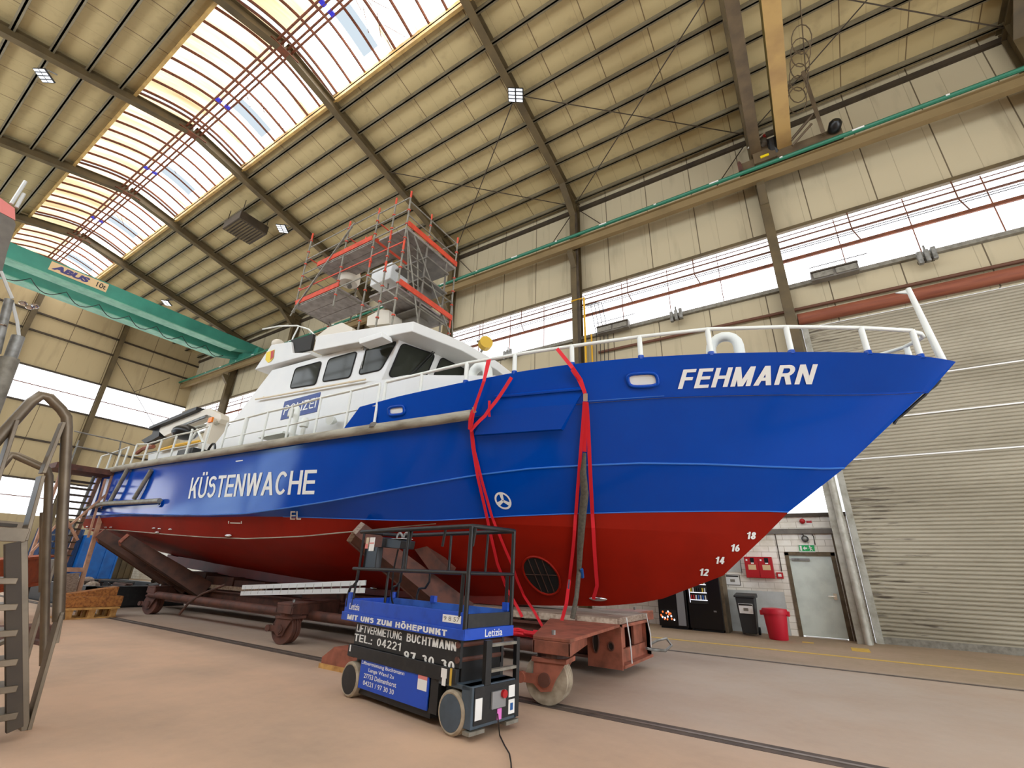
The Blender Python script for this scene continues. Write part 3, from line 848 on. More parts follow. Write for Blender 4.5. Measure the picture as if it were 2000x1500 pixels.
# doubled plate on the shoulder
pl = [hull_px(*p, lift=q) for p, q in (((925, 841), 0.09), ((1091, 828), 0.10), ((1141, 759), 0.03), ((970, 776), 0.02))]
rows = []
for i in range(9):
    t = i / 8; rows.append([])
    for j in range(13):
        s = j / 12
        p = pl[0] * (1 - s) * (1 - t) + pl[1] * s * (1 - t) + pl[3] * (1 - s) * t + pl[2] * s * t
        rows[-1].append(hull_y(p, 0.015 + 0.085 * (1 - t)))
dp = MB(); dp.grid(rows)
for e_ in (rows[0], [r[-1] for r in rows], [r[0] for r in rows], rows[-1]):
    dp.grid([e_, [hull_y(p, -0.03) for p in e_]])
dp.build('shoulder_plate', 'hull_blue_matt', boat)
lipp = MB()
lp = [hull_y(rows[-1][0] * (1 - t) + rows[-1][-1] * t + Vector((0, 0, 0.02)), 0.03) for t in np.linspace(-0.02, 1.0, 14)]
lipp.tube(lp, 0.03, 6); lipp.build('shoulder_lip', 'hull_blue_matt', boat)

# lettering on the hull
def hull_block(name, text, bl, br, tl, tr, t, h, gap, lift=0.008):
    c = [hull_px(*q) for q in (bl, br, tl, tr)]
    mb = MB(); put_block(mb, text, *c, t=t, h=h, gap=gap, project=lambda p: hull_y(p, lift))
    return mb.build(name, 'letter_white', boat)
hull_block('lettering', 'FEHMARN', (1323, 759), (1584, 749), (1334, 721), (1596, 710), .20, .165, .12, .012)
hull_block('lettering', 'KÜSTENWACHE', (368, 974), (614, 965), (376, 933), (620, 917), .16, .14, .09)
hull_block('lettering', 'EL', (567, 1014), (588, 1014), (567, 997), (587, 997), .15, .14, .16)
for t, x, y in (('18', 1467, 1046), ('16', 1436, 1070), ('14', 1406, 1094), ('12', 1375, 1117)):
    hull_block('draught_mark', t, (x - 10, y + 6), (x + 7, y + 7), (x - 8, y - 8), (x + 10, y - 7), .24, .2, .1, .012)
for x, w_ in ((446, 2), (450, 20), (471, 2)):
    hull_block('frame_mark', 'I', (x, 1022 if w_ < 5 else 1021.5), (x + w_, 1022), (x, 1017 if w_ < 5 else 1019.5), (x + w_, 1017 if w_ < 5 else 1020), .14, .13, .1)
hull_block('frame_mark', 'I', (461, 902), (475, 900), (461, 900), (475, 898), .14, .13, .1)
# thruster symbol: ring and three blades
sy = MB(); c0 = hull_px(982, 977); 
def disc_pt(r, a): return hull_y(c0 + Vector((r * math.cos(a), 0, r * math.sin(a))), 0.008)
R1 = 0.135
for i in range(28):
    a0, a1 = 2 * math.pi * i / 28, 2 * math.pi * (i + 1) / 28
    sy.add([disc_pt(R1, a0), disc_pt(R1, a1), disc_pt(R1 * .78, a1), disc_pt(R1 * .78, a0)], [(0, 1, 2, 3)])
for k in range(3):
    a = math.pi / 2 + k * 2 * math.pi / 3
    sy.add([disc_pt(0.02, a - 1.2), disc_pt(R1 * .8, a - 0.28), disc_pt(R1 * .8, a + 0.28), disc_pt(0.02, a + 1.2)], [(0, 1, 2, 3)])
sy.build('thruster_mark', 'letter_white', boat)

# thruster tunnel: flat dark disc for the shade of the recess, rim, grille
tc = hull_px(1058, 1124, 0.0); tm = MB(); rm = MB(); gm = MB()
def tp(r, a, l): return hull_y(tc + Vector((r * math.cos(a), 0, r * math.sin(a))), l)
N = 28
for i in range(N):
    a0, a1 = 2 * math.pi * i / N, 2 * math.pi * (i + 1) / N
    for r0, r1 in ((0.0, 0.1), (0.1, 0.2), (0.2, 0.3)):
        tm.add([tp(r0, a0, 0.006), tp(r1, a0, 0.006), tp(r1, a1, 0.006), tp(r0, a1, 0.006)], [(0, 1, 2, 3)])
tm.build('tunnel_shade', 'rubber_black', boat)
rm.tube([tp(0.31, 2 * math.pi * i / N, 0.008) for i in range(N)], 0.022, 6, closed=True); rm.build('tunnel_rim', 'antifoul', boat, smooth=60)
for k in (-0.12, 0.0, 0.12): gm.tube([hull_y(tc + Vector((k, 0, z)), 0.012) for z in np.linspace(-0.27, 0.27, 7)], 0.008, 5)
gm.tube([hull_y(tc + Vector((x, 0, 0.02)), 0.014) for x in np.linspace(-0.3, 0.3, 7)], 0.007, 5)
gm.build('tunnel_grille', 'brown_dark', boat)
# sacrificial anodes
for px, py, s in ((208, 1029, .09), (218, 1029, .09), (302, 1031, .10), (313, 1032, .09), (334, 1033, .1), (308, 1039, .12), (447, 1045, .15), (172, 1028, .09), (462, 1117, .12), (610, 1136, .12), (345, 1090, .1), (730, 1147, .13), (1168, 1168, .17)):
    p = hull_px(px, py, 0.02)
    MB().sphere(p, s, 0.03, s * .22, 12, 8).build('anode', 'chrome', boat, smooth=60)

# fairleads in the bulwark
def oval(c, rx, rz_, l):
    out = []
    for i in range(24):
        a = 2 * math.pi * i / 24; k = 0.55
        cx = math.copysign(abs(math.cos(a)) ** k, math.cos(a)) * rx; cz = math.copysign(abs(math.sin(a)) ** k, math.sin(a)) * rz_
        out.append(hull_y(c + Vector((cx, 0, cz + 0.12 * cx * 0)), l))
    return out
for px, py, rx in ((775, 802, 0.17), (1255, 742, 0.21)):
    c = hull_px(px, py, 0)
    o = oval(c, rx, rx * .45, 0.01)
    f = MB(); f.tube(o, 0.03, 8, closed=True); fl = f.build('fairlead', 'hull_blue_matt', boat, smooth=60)
    b = MB(); b.add([q + Vector((0, 0.001, 0)) for q in oval(c, rx * .95, rx * .42, 0.006)], [range(24)]); b.build('fairlead_opening', 'white_paint', fl)

# ---------------- deckhouse
HY = 6.2                        # near side of the house
hs = 2 * (YC - HY)
dk_z = 3.85
# side outline (x, z) of the house, aft slope to raked front
side = [(-14.9, dk_z), (-14.34, 4.3), (-12.18, 6.3), (-11.5, 6.48), (-6.92, 6.28), (-7.55, 5.25), (-5.6, 5.05), (-5.0, dk_z + 0.05)]
hb = MB()
def hp_(x, z, y): return (x, y, z)
body = [(-14.9, dk_z), (-14.34, 4.3), (-12.0, 6.42), (-7.3, 6.25), (-7.75, 5.28), (-7.75, dk_z)]
hb.prism([(x, HY, z) for x, z in body], (0, hs, 0))
house = hb.build('deckhouse', 'house_white', boat, bevel=0.03)
# lower fore house (trunk) in front of the wheelhouse
tk = MB(); tk.prism([(-7.75, HY - 0.12, dk_z), (-7.75, HY - 0.12, 5.22), (-6.6, HY - 0.10, 5.18), (-4.6, HY + 0.5, 4.95), (-3.5, HY + 0.95, 4.86), (-3.35, HY + 1.0, dk_z)], (0, 0.02, 0))
tk = MB()
near = [(-7.9, HY - 0.02), (-6.6, HY - 0.02), (-4.6, HY + 0.55), (-3.4, HY + 1.0)]
zt = [5.24, 5.17, 4.96, 4.86]
ring_t = [(x, y, z) for (x, y), z in zip(near, zt)] + [(x, 2 * YC - y, z) for (x, y), z in list(zip(near, zt))[::-1]]
ring_b = [(x, y, dk_z) for x, y, z in ring_t]
n_ = len(ring_t)
tk.add(ring_b + ring_t, [list(range(n_, 2 * n_))] + [(i, (i + 1) % n_, n_ + (i + 1) % n_, n_ + i) for i in range(n_)])
tk.build('fore_trunk', 'house_white', boat, bevel=0.02)
# wheelhouse front: raked forward at the top, three facets
fb = [(-7.42, HY - 0.004), (-7.1, HY + 0.95), (-7.0, YC), (-7.1, 2 * YC - HY - 0.95), (-7.42, 2 * YC - HY + 0.004)]
ft = [(x + 0.46, y) for x, y in fb]
fr = MB()
vb = [(x, y, 5.15) for x, y in fb] + [(-7.9, 2 * YC - HY + .004, 5.15), (-7.9, HY - .004, 5.15)]
vt = [(x, y, 6.25) for x, y in ft] + [(-7.9, 2 * YC - HY + .004, 6.25), (-7.9, HY - .004, 6.25)]
fr.add(vb + vt, [list(range(7, 14)), list(range(7))[::-1]] + [(i, (i + 1) % 7, 7 + (i + 1) % 7, 7 + i) for i in range(7)])
fr.build('wheelhouse_front', 'skin_beige' if False else 'house_white', boat, bevel=0.015)

def rounded(q, r=0.10, n=4):
    """rounded outline of a planar quad"""
    P = [Vector(p) for p in q]; out = []
    for i in range(4):
        a, b, c = P[i - 1], P[i], P[(i + 1) % 4]
        u = (a - b); v = (c - b); k = min(r, 0.4 * u.length, 0.4 * v.length)
        s, e_ = b + u.normalized() * k, b + v.normalized() * k
        for j in range(n + 1):
            t = j / n; out.append(s * (1 - t) ** 2 + b * 2 * t * (1 - t) + e_ * t * t)
    return out
def pane(quad, nrm, gasket='rubber_black'):
    nrm = Vector(nrm).normalized()
    o = [p + nrm * 0.006 for p in rounded(quad)]
    g = MB(); g.tube([p + nrm * 0.004 for p in o], 0.018, 5, closed=True); w_ = g.build('window_frame', gasket, boat)
    m_ = MB(); m_.add([p + nrm * 0.008 for p in o], [range(len(o))]); m_.build('window_pane', 'dark_glass', w_)
    return w_
for q in (((567, 759), (617, 751), (629, 706), (578, 720)), ((630, 746), (684, 737), (698, 687), (643, 702)), ((701, 732), (744, 723), (776, 667), (716, 683))):
    near_q = [at(*p, Y=HY) for p in q]
    pane(near_q, (0, -1, 0)); pane([Vector((p.x, 2 * YC - p.y, p.z)) for p in near_q], (0, 1, 0))
# wheelhouse lamp seen through the third side window
MB().prism([at(712, 702, Y=HY - .012), at(730, 690, Y=HY - .012), at(735, 694, Y=HY - .012), at(711, 705, Y=HY - .012)], (0, 0.003, 0)).build('cabin_lamp', 'cabin_lamp', boat)
# front panes
def facet(i, u0, u1, v0, v1):
    a, b = Vector((fb[i][0], fb[i][1], 5.15)), Vector((fb[i + 1][0], fb[i + 1][1], 5.15))
    c, d = Vector((ft[i][0], ft[i][1], 6.25)), Vector((ft[i + 1][0], ft[i + 1][1], 6.25))
    f_ = lambda u, v: (a * (1 - u) + b * u) * (1 - v) + (c * (1 - u) + d * u) * v
    q = [f_(u0, v0), f_(u1, v0), f_(u1, v1), f_(u0, v1)]
    nn = (q[1] - q[0]).cross(q[3] - q[0]).normalized()
    if nn.x < 0: nn = -nn
    pane(q, nn)
facet(0, 0.10, 0.93, 0.16, 0.82); facet(3, 0.07, 0.90, 0.16, 0.82)
facet(1, 0.10, 0.97, 0.16, 0.82); facet(2, 0.03, 0.90, 0.16, 0.82)
for i, u in ((0, 0.8), (1, 0.8)):
    a = Vector((ft[i][0], ft[i][1], 6.05)).lerp(Vector((ft[i + 1][0], ft[i + 1][1], 6.05)), u) + Vector((0.03, -0.03, 0))
    b = Vector((fb[i][0], fb[i][1], 5.45)).lerp(Vector((fb[i + 1][0], fb[i + 1][1], 5.45)), u - 0.2) + Vector((0.12, -0.05, 0))
    wp = MB(); wp.tube([a, b, b + Vector((0, .06, 0)), a + Vector((0, .06, 0))], 0.013, 5); wp.build('wiper', 'black_steel', boat)

# wheelhouse roof: a wedge that overhangs, thicker aft
RYn = 5.96
def rf_pt(px, py): return at(px, py, Y=RYn)
p_ = {k: rf_pt(*v) for k, v in dict(tc=(809, 627), tl=(618, 656), bl=(606, 687), bc=(811, 646)).items()}
def roof_ring(zfun, inset, xf):
    pts = [(p_['tl'].x, RYn + inset), (p_['tc'].x - 0.02, RYn + inset), (p_['tc'].x + xf, RYn + 1.15), (p_['tc'].x + xf + 0.12, YC)]
    pts = pts + [(x, 2 * YC - y) for x, y in pts[::-1][1:]]
    return [(x, y, zfun(x)) for x, y in pts]
def lz(a, b): return lambda x: p_[a].z + (p_[b].z - p_[a].z) * (x - p_[a].x) / (p_[b].x - p_[a].x)
rt = roof_ring(lz('tl', 'tc'), 0.0, 0.42); rb = roof_ring(lz('bl', 'bc'), 0.0, 0.40)
rt = [(x, y, min(z, 7.0)) for x, y, z in rt]
rr_ = MB(); k_ = len(rt)
rr_.add(rb + rt, [list(range(k_, 2 * k_)), list(range(k_))[::-1]] + [(i, (i + 1) % k_, k_ + (i + 1) % k_, k_ + i) for i in range(k_)])
rr_.build('wheelhouse_roof', 'house_white', boat, bevel=0.02)
# after roof wing with the coat of arms, and the soffit strip
wg = MB(); wy = 6.08
q_ = [at(*p, Y=wy) for p in ((497, 722), (530, 673), (568, 667), (571, 689), (606, 688), (606, 692))]
wg.prism(q_, (0, 2 * (YC - wy), 0)); wg.build('after_roof', 'house_white', boat, bevel=0.02)
cs = MB(); c_ = [at(*p, Y=wy) + Vector((0, -0.012, 0)) for p in ((519, 703), (521, 689), (528, 686), (537, 683), (535, 699), (530, 706), (524, 709))]
cs.add(c_, [range(7)]); cr = cs.build('coat_of_arms', 'hazard_yellow', boat)
c2 = MB(); c2.add([at(*p, Y=wy) + Vector((0, -0.016, 0)) for p in ((530, 687), (536, 684), (535, 698), (529, 704))], [range(4)]); c2.build('shield_half', 'red_paint', cr)
MB().sphere(at(543, 672, Y=7.2), 0.2, 0.2, 0.16).build('beacon_dome', 'tank_white', boat, smooth=60)
# dark screen and curved hoop aft of the roof
MB().prism([at(*p, Y=6.15) for p in ((563, 692), (569, 664), (612, 652), (606, 682))], (0, 0.08, 0)).build('wind_screen', 'cabin_dark', boat)
MB().tube([at(*p, Y=6.3) for p in ((513, 643), (545, 637), (580, 636), (603, 643), (617, 657))], 0.022, 6).build('hoop_rail', 'white_rail', boat, smooth=60)
MB().tube([at(*p, Y=6.3) for p in ((584, 636), (572, 660), (563, 690))], 0.022, 6).build('hoop_rail', 'white_rail', boat, smooth=60)
# boxes on the roof
MB().prism([at(*p, Y=6.9) for p in ((612, 662), (640, 640), (668, 630), (688, 640), (688, 655))], (0, 1.6, 0)).build('roof_casing', 'tank_white', boat)
MB().prism([at(*p, Y=7.6) for p in ((716, 636), (718, 618), (745, 604), (760, 606), (760, 632))], (0, 1.2, 0)).build('roof_casing', 'tank_white', boat)
mast = MB()
mx = -9.0
mast.box(-9.4, -8.6, YC - 0.25, YC + 0.25, 6.6, 9.4); mast.build('mast', 'machine_grey', boat)
mt = MB(); 
for z in (8.2, 9.2, 9.9): mt.box(-9.9, -8.2, YC - 0.5, YC + 0.5, z, z + 0.05)
for x in (-9.8, -8.3):
    for y in (YC - .45, YC + .45): mt.tube([(x, y, 7.0), (x, y, 10.6)], 0.03, 6)
mt.build('mast_platform', 'machine_grey', boat)
rh = at(762, 543, Y=8.0)
MB().box(rh.x - .55, rh.x + .35, 7.7, 8.5, rh.z - .3, rh.z + .3).build('radar_housing', 'white_paint', boat, bevel=0.04)
dm = MB(); dc = at(683, 540, Y=7.9); dm.lathe(dc - Vector((0, 0, .3)), (0, 0, 1), [(0.30, 0), (0.36, 0.1), (0.36, 0.35), (0.3, 0.5), (0.12, 0.6)], 20); dm.build('satellite_dome', 'tank_white', boat, smooth=50)
MB().cyl(at(683, 560, Y=7.9), dc - Vector((0, 0, .3)), 0.08, 10).build('dome_post', 'machine_grey', boat)
# floodlight bar above the side windows
lb = [at(*p, Y=5.98) for p in ((699, 661), (744, 648), (754, 653), (754, 660), (703, 671))]
MB().prism([at(*p, Y=5.72) for p in ((699, 662), (745, 648), (747, 658), (702, 672))], (0, 0.30, 0)).build('side_floodlight', 'white_paint', boat, bevel=0.015)
MB().tube([at(709, 672, Y=6.1), at(711, 684, Y=6.18)], 0.025, 6).build('floodlight_bracket', 'galv', boat)
cd = MB(); cd.tube([at(*p, Y=HY - .03) for p in ((705, 680), (740, 668), (784, 660), (800, 657))], 0.012, 5); cd.tube([at(*p, Y=HY - .03) for p in ((714, 674), (712, 690), (705, 720))], 0.014, 5); cd.build('house_cable', 'galv', boat)
# searchlight at the far front roof corner
sl_ = MB(); sc_ = at(948, 671, Y=9.6); sl_.lathe(sc_, (0.7, -0.5, 0.1), [(0.1, -0.2), (0.2, -0.1), (0.2, 0.1)], 16); sl_.build('searchlight', 'lamp_yellow', boat)
MB().tube([sc_ + Vector((-0.3, 0, 0.15)), sc_, sc_ + Vector((-.2, 0, -.35))], 0.04, 6).build('searchlight_bracket', 'machine_grey', boat)
# side handrail under the windows
hr = MB(); hr.tube([at(*p, Y=HY - 0.08) for p in ((499, 780), (560, 769), (640, 754), (714, 741))], 0.022, 6)
for q in ((515, 777), (594, 762), (682, 747)): hr.tube([at(*q, Y=HY - .08), at(q[0], q[1] - 2, Y=HY)], 0.02, 5)
hr.build('grab_rail', 'skin_beige', boat, smooth=60)
# police sign
sq = [at(*p, Y=HY - 0.006) for p in ((552, 808), (618, 806), (555, 785), (627, 768))]
sq[1] = at(617, 800, Y=HY - .006)
zb_ = min(sq[0].z, sq[1].z)
sgn = MB(); x0_, x1_ = at(553, 800, Y=HY).x, at(622, 790, Y=HY).x; z1_ = at(555, 785, Y=HY).z; z0_ = z1_ - 0.50
sgn.box(x0_, x1_, HY - 0.012, HY - 0.001, z0_, z1_); sgn_o = sgn.build('police_sign', 'sign_navy', boat)
tx = MB(); w_s = x1_ - x0_
put_block(tx, 'POLIZEI', (x0_ + .08, HY - .015, z0_ + .12), (x1_ - .08, HY - .015, z0_ + .12), (x0_ + .08, HY - .015, z1_ - .12), (x1_ - .08, HY - .015, z1_ - .12), .13, .12, .14)
tx.build('lettering', 'letter_white', sgn_o)

# ---------------- rails
def on_b(px, py, inset=0.05):
    """point on the line of the bulwark top, moved inboard"""
    best = None
    for x in np.linspace(-7, 2.1, 600):
        b = np.interp(x, LB[:, 0], LB[:, 1]) - inset; p = Vector((x, YC - max(b, 0), np.interp(x, LB[:, 0], LB[:, 2])))
        q = p - EYE; u = 1000 + FPX * q.dot(_R) / q.dot(_F)
        if best is None or abs(u - px) < best[0]: best = (abs(u - px), p)
    return best[1]
bow_posts = [((909, 738), 710), ((1005, 727), 693), ((1117, 712), 676), ((1251, 698), 657), ((1390, 691), 641), ((1546, 687), 636), ((1697, 688), 637), ((1800, 692), 642)]
railtop = []
bp = MB(); first = on_b(744, 785)
for (bx, by), ty in bow_posts:
    b = on_b(bx, by); t = at(bx - 0.25 * 0, ty, Y=b.y); t = Vector((b.x, b.y, t.z))
    q = on_b(bx, by)
    h_ = min(0.66, t.z - b.z); railtop.append(Vector((b.x, b.y, b.z + h_)))
    post = MB(); post.tube([b, railtop[-1]], 0.04, 8); post.build('rail_post', 'white_rail', boat, smooth=60)
    ft_ = MB(); ft_.tube([b - Vector((0, 0, 0.02)), b + Vector((0, 0, 0.045))], 0.048, 8); ft_.build('rail_foot', 'hull_blue_matt', boat)
    post = MB(); m2 = Vector((b.x, 2 * YC - b.y, b.z)); post.tube([m2, m2 + Vector((0, 0, h_))], 0.04, 8); post.build('rail_post', 'white_rail', boat, smooth=60)
staff_b = Vector((2.02, YC, 4.40))
nose = [Vector((1.72, YC - 0.28, railtop[-1].z)), Vector((1.86, YC - 0.12, railtop[-1].z)), Vector((1.90, YC, railtop[-1].z - .01))]
a0 = on_b(821, 765); a1 = on_b(748, 785)
H1, H0 = at(749, 748, Y=a1.y).z - a1.z, at(824, 730, Y=a0.y).z - a0.z
rail = [Vector((a1.x, a1.y, a1.z + H1)), Vector((a0.x, a0.y, a0.z + H0))] + railtop + nose
rail = rail + [Vector((p.x, 2 * YC - p.y, p.z)) for p in rail[::-1][1:]]
MB().tube(rail, 0.03, 8).build('bow_rail', 'white_rail', boat, smooth=60)
for b, h_ in ((a0, H0), (a1, H1)): MB().tube([b, b + Vector((0, 0, h_))], 0.03, 8).build('rail_post', 'white_rail', boat)
MB().tube([staff_b, staff_b + Vector((-0.10, 0, 1.33))], [0.05, 0.035], 10).build('jack_staff', 'white_rail', boat, smooth=60)
MB().prism([staff_b + Vector((-.10, 0, 1.32)), staff_b + Vector((-.26, 0, 1.31)), staff_b + Vector((-.10, 0, 1.24))], (0, 0.03, 0)).build('staff_bracket', 'white_rail', boat)
MB().tube([at(px, py, Y=YC + .06) for px, py in ((1836, 742), (1828, 752), (1815, 762), (1806, 772), (1790, 786), (1778, 797), (1768, 806), (1752, 818), (1746, 828))], .022, 6).build('bow_cable', 'cable_black', boat)
# goose-neck vents on the foredeck
def gooseneck(name, px, py_base, py_top, Y, r, span, dirx=-1):
    b = at(px, py_base, Y=Y); t = at(px, py_top, Y=Y); z1 = t.z
    pts = [Vector((b.x, Y, 4.0))] + [Vector((b.x, Y, z1 - span / 2))]
    for k in range(1, 9):
        a = math.pi * k / 8
        pts.append(Vector((b.x + dirx * (span / 2) * (1 - math.cos(a)), Y, z1 - span / 2 + (span / 2) * math.sin(a))))
    pts.append(pts[-1] + Vector((0, 0, -0.08)))
    MB().tube(pts, r, 12).build(name, 'white_rail', boat, smooth=60)
gooseneck('goose_neck_vent', 1445, 690, 651, 7.9, 0.085, 0.44)
gooseneck('goose_neck_vent', 952, 740, 712, 6.75, 0.10, 0.40)
gooseneck('goose_neck_vent', 566, 870, 799, 5.75, 0.065, 0.24)
# side and aft deck rails
SYd = 5.48
def deck_z(x): return float(np.interp(x, LG[:, 0], LG[:, 2]))
def rail_run(posts, name, mid=True, thick=()):
    tops = []; mids = []
    for i, ((bx, by), (tx_, ty)) in enumerate(posts):
        b = at(bx, by, Y=SYd); t = at(tx_, ty, Y=SYd); b.z = deck_z(b.x)
        t = Vector((b.x, SYd, t.z))
        MB().tube([b, t], 0.05 if i in thick else 0.026, 7).build('rail_post', 'white_rail', boat, smooth=60)
        MB().lathe(b, (0, 0, 1), [(0.085, 0), (0.085, 0.06), (0.05, 0.1)], 10).build('post_shoe', 'machine_grey', boat)
        MB().tube([Vector((b.x, 2 * YC - SYd, b.z)), Vector((b.x, 2 * YC - SYd, t.z))], 0.026, 6).build('rail_post', 'white_rail', boat)
        tops.append(t); mids.append(b.lerp(t, 0.5))
    r = MB(); r.tube(tops, 0.024, 6)
    if mid: r.tube(mids, 0.016, 6)
    r.build(name, 'white_rail', boat, smooth=60)
    MB().tube([Vector((p.x, 2 * YC - p.y, p.z)) for p in tops], 0.024, 6).build(name, 'white_rail', boat, smooth=60)
rail_run([((428, 888), (444, 826)), ((466, 881), (482, 816)), ((508, 872), (524, 805)), ((556, 864), (572, 794)), ((612, 854), (627, 777)), ((672, 845), (684, 764)), ((735, 800), (749, 748))], 'side_rail', thick=(1,))
rail_run([((250, 919), (268, 868)), ((274, 914), (294, 866)), ((300, 910), (320, 858)), ((328, 906), (349, 849)), ((358, 901), (378, 843)), ((392, 894), (410, 832))], 'after_rail')
rail_run([((186, 925), (196, 892)), ((205, 923), (215, 886)), ((222, 921), (232, 880)), ((236, 919), (248, 874))], 'stern_rail', mid=False)
# deck gear amidships: white hatch coaming, crane, capstan, ladder, hoses
MB().prism([at(*p, Y=6.3) for p in ((288, 912), (290, 886), (386, 862), (388, 896))], (0, 3.4, 0)).build('after_casing', 'house_white', boat)
MB().prism([at(*p, Y=6.28) for p in ((288, 884), (386, 861), (386, 864), (288, 887))], (0, 0.02, 0)).build('casing_stripe', 'black_steel', boat)
cy = 7.2
def cpt(px, py, y=cy): return at(px, py, Y=y)
j = MB(); j.prism([cpt(*p) for p in ((305, 838), (398, 800), (406, 797), (431, 809), (432, 818), (425, 826), (421, 818), (408, 812), (320, 852))], (0, 0.3, 0)); cj = j.build('deck_crane', 'tank_white', boat, bevel=0.02)
MB().bar(cpt(300, 838), cpt(393, 800), 0.34, 0.12).build('crane_boom_cover', 'black_steel', cj)
MB().prism([cpt(*p) for p in ((276, 860), (297, 848), (300, 834), (312, 836), (310, 852), (296, 860), (283, 866))], (0, 0.3, 0)).build('crane_hook_block', 'black_steel', cj)
MB().cyl(cpt(404, 813, 7.05), cpt(340, 838, 7.05), 0.06, 8).build('crane_ram', 'galv', cj)
MB().cyl(cpt(380, 836), cpt(425, 826), 0.07, 10).build('crane_ram', 'fender_grey', cj)
MB().box(cpt(415, 830).x - .2, cpt(415, 830).x + .2, cy - .1, cy + .4, 3.9, cpt(424, 818).z).build('crane_post', 'tank_white', cj)
MB().box(cpt(420, 820).x - .12, cpt(420, 820).x + .12, cy - .16, cy - .1, cpt(420, 826).z, cpt(420, 818).z).build('crane_lamp', 'orange_lamp', cj)
MB().sphere(cpt(362, 845, 6.8), 0.42, 0.4, 0.26).build('deck_drum', 'black_plastic', boat, smooth=60)
MB().box(cpt(372, 890, 5.9).x - .5, cpt(372, 890, 5.9).x + .4, 5.75, 6.2, 3.9, 4.35).build('deck_locker', 'black_plastic', boat)
tk_ = MB(); c = at(411, 886, Y=5.6); tk_.tube([c + Vector((0.18 * math.cos(a), 0, 0.26 * math.sin(a))) for a in np.linspace(0, 2 * math.pi, 20)[:-1]], 0.03, 6, closed=True); tk_.build('hose_ring', 'black_plastic', boat)
MB().tube([at(268, 885, Y=6.4), at(280, 876, Y=6.4), at(300, 872, Y=6.4)], 0.07, 6).build('rope_coil', 'rust_roller', boat)
MB().tube([at(392, 862, Y=6.2), at(345, 870, Y=6.2), at(310, 880, Y=6.2)], 0.05, 6).build('lashed_pole', 'yellow_pipe', boat)
fr_ = MB(); 
for a, b in (((376, 838), (360, 900)), ((386, 840), (398, 868)), ((386, 838), (366, 872)), ((398, 868), (392, 893))): fr_.tube([at(*a, Y=5.7), at(*b, Y=5.7)], 0.03, 6)
fr_.build('davit_frame', 'white_rail', boat)
MB().lathe(Vector((at(588, 857, Y=5.7).x, 5.7, 3.60)), (0, 0, 1), [(0.07, 0), (0.05, 0.1), (0.05, 0.62), (0.09, 0.64), (0.10, 0.74), (0.06, 0.84)], 14).build('mushroom_vent', 'white_rail', boat, smooth=50)
MB().lathe(at(655, 823, Y=HY - .05), (0.2, -1, -0.1), [(0.05, 0), (0.09, 0.08), (0.11, 0.18)], 14).build('deck_floodlight', 'white_rail', boat, smooth=50)
MB().box(at(540, 866, Y=5.9).x - .5, at(540, 866, Y=5.9).x + .5, 5.7, 6.15, 4.2, 4.25).build('ladder_rack', 'white_rail', boat)
for px in (245, 318, 448): 
    q = at(px, 900 if px < 300 else (899 if px < 400 else 880), Y=5.62); MB().cyl((q.x - .12, 5.6, deck_z(q.x) + .12), (q.x + .12, 5.6, deck_z(q.x) + .12), 0.07, 8).build('mooring_bitt', 'black_plastic', boat)
# ------------------------------------------------------------------ boat trolley
tr_ = empty('boat_trolley', (-9, YC, 0))
tag(tr_, 'rust red steel boat trolley with swivel wheels and timber deck under the hull', 'trolley')
BY0, BY1 = 7.64, 9.08
def beam_seg(x0, x1, z0, z1):
    m = MB(); m.box(x0, x1, BY0 + .1, BY0 + .14, z0, z1); m.box(x0, x1, BY1 - .14, BY1 - .1, z0, z1); m.box(x0, x1, BY0, BY1, z1 - .04, z1); m.box(x0, x1, BY0, BY1, z0, z0 + .04)
    return m.build('chassis_beam', 'rust_and_shade', tr_)
beam_seg(-18.2, -3.3, 0.22, 0.66)
# front box with holed cheek plate and open end
m = MB(); m.box(-3.3, -2.75, BY0, BY1, 0.14, 0.18); m.box(-3.3, -2.78, BY0, BY1, 0.68, 0.72)
for y in (BY0, BY1 - .04): m.box(-2.84, -2.78, y, y + .04, 0.14, 0.72)
m.box(-3.3, -3.26, BY0, BY1, 0.14, 0.72)
m.box(-2.90, -2.86, BY0 + .04, BY1 - .04, 0.18, 0.36); m.box(-2.95, -2.91, BY0 + .04, BY0 + .5, 0.36, 0.68); m.box(-2.95, -2.91, BY1 - .5, BY1 - .04, 0.36, 0.68)
m.box(-3.3, -2.78, BY1 - .04, BY1, 0.14, 0.72)
m.build('front_box', 'rust_paint', tr_)
# cheek plate facing the camera, with dark discs laid on for the shade of two openings
def ring_plate(x0, x1, z0, z1, y, holes):
    mb = MB(); mb.box(x0, x1, y, y + 0.03, z0, z1)
    o = mb.build('cheek_plate', 'rust_paint', tr_)
    for cx, cz, rx, rz_ in holes:
        h = MB(); h.add([(cx + rx * math.cos(a), y - 0.003, cz + rz_ * math.sin(a)) for a in np.linspace(0, 2 * math.pi, 25)[:-1]], [range(24)]); h.build('opening_shade', 'cabin_dark', o)
        t = MB(); t.tube([(cx + rx * math.cos(a), y - .004, cz + rz_ * math.sin(a)) for a in np.linspace(0, 2 * math.pi, 25)[:-1]], 0.012, 5, closed=True); t.build('opening_rim', 'rust_and_shade', o)
ring_plate(-3.34, -2.78, 0.12, 0.70, BY0 - 0.03, ((-3.2, 0.46, 0.05, 0.15), (-2.95, 0.42, 0.045, 0.055)))
MB().tube([(-2.76, 8.75, .3), (-2.72, 9.0, .25), (-2.6, 9.3, .22), (-2.52, 9.45, .3), (-2.6, 9.45, .4), (-2.7, 9.2, .38), (-2.76, 9.0, .34)], 0.022, 6).build('tow_shackle', 'galv', tr_, smooth=60)
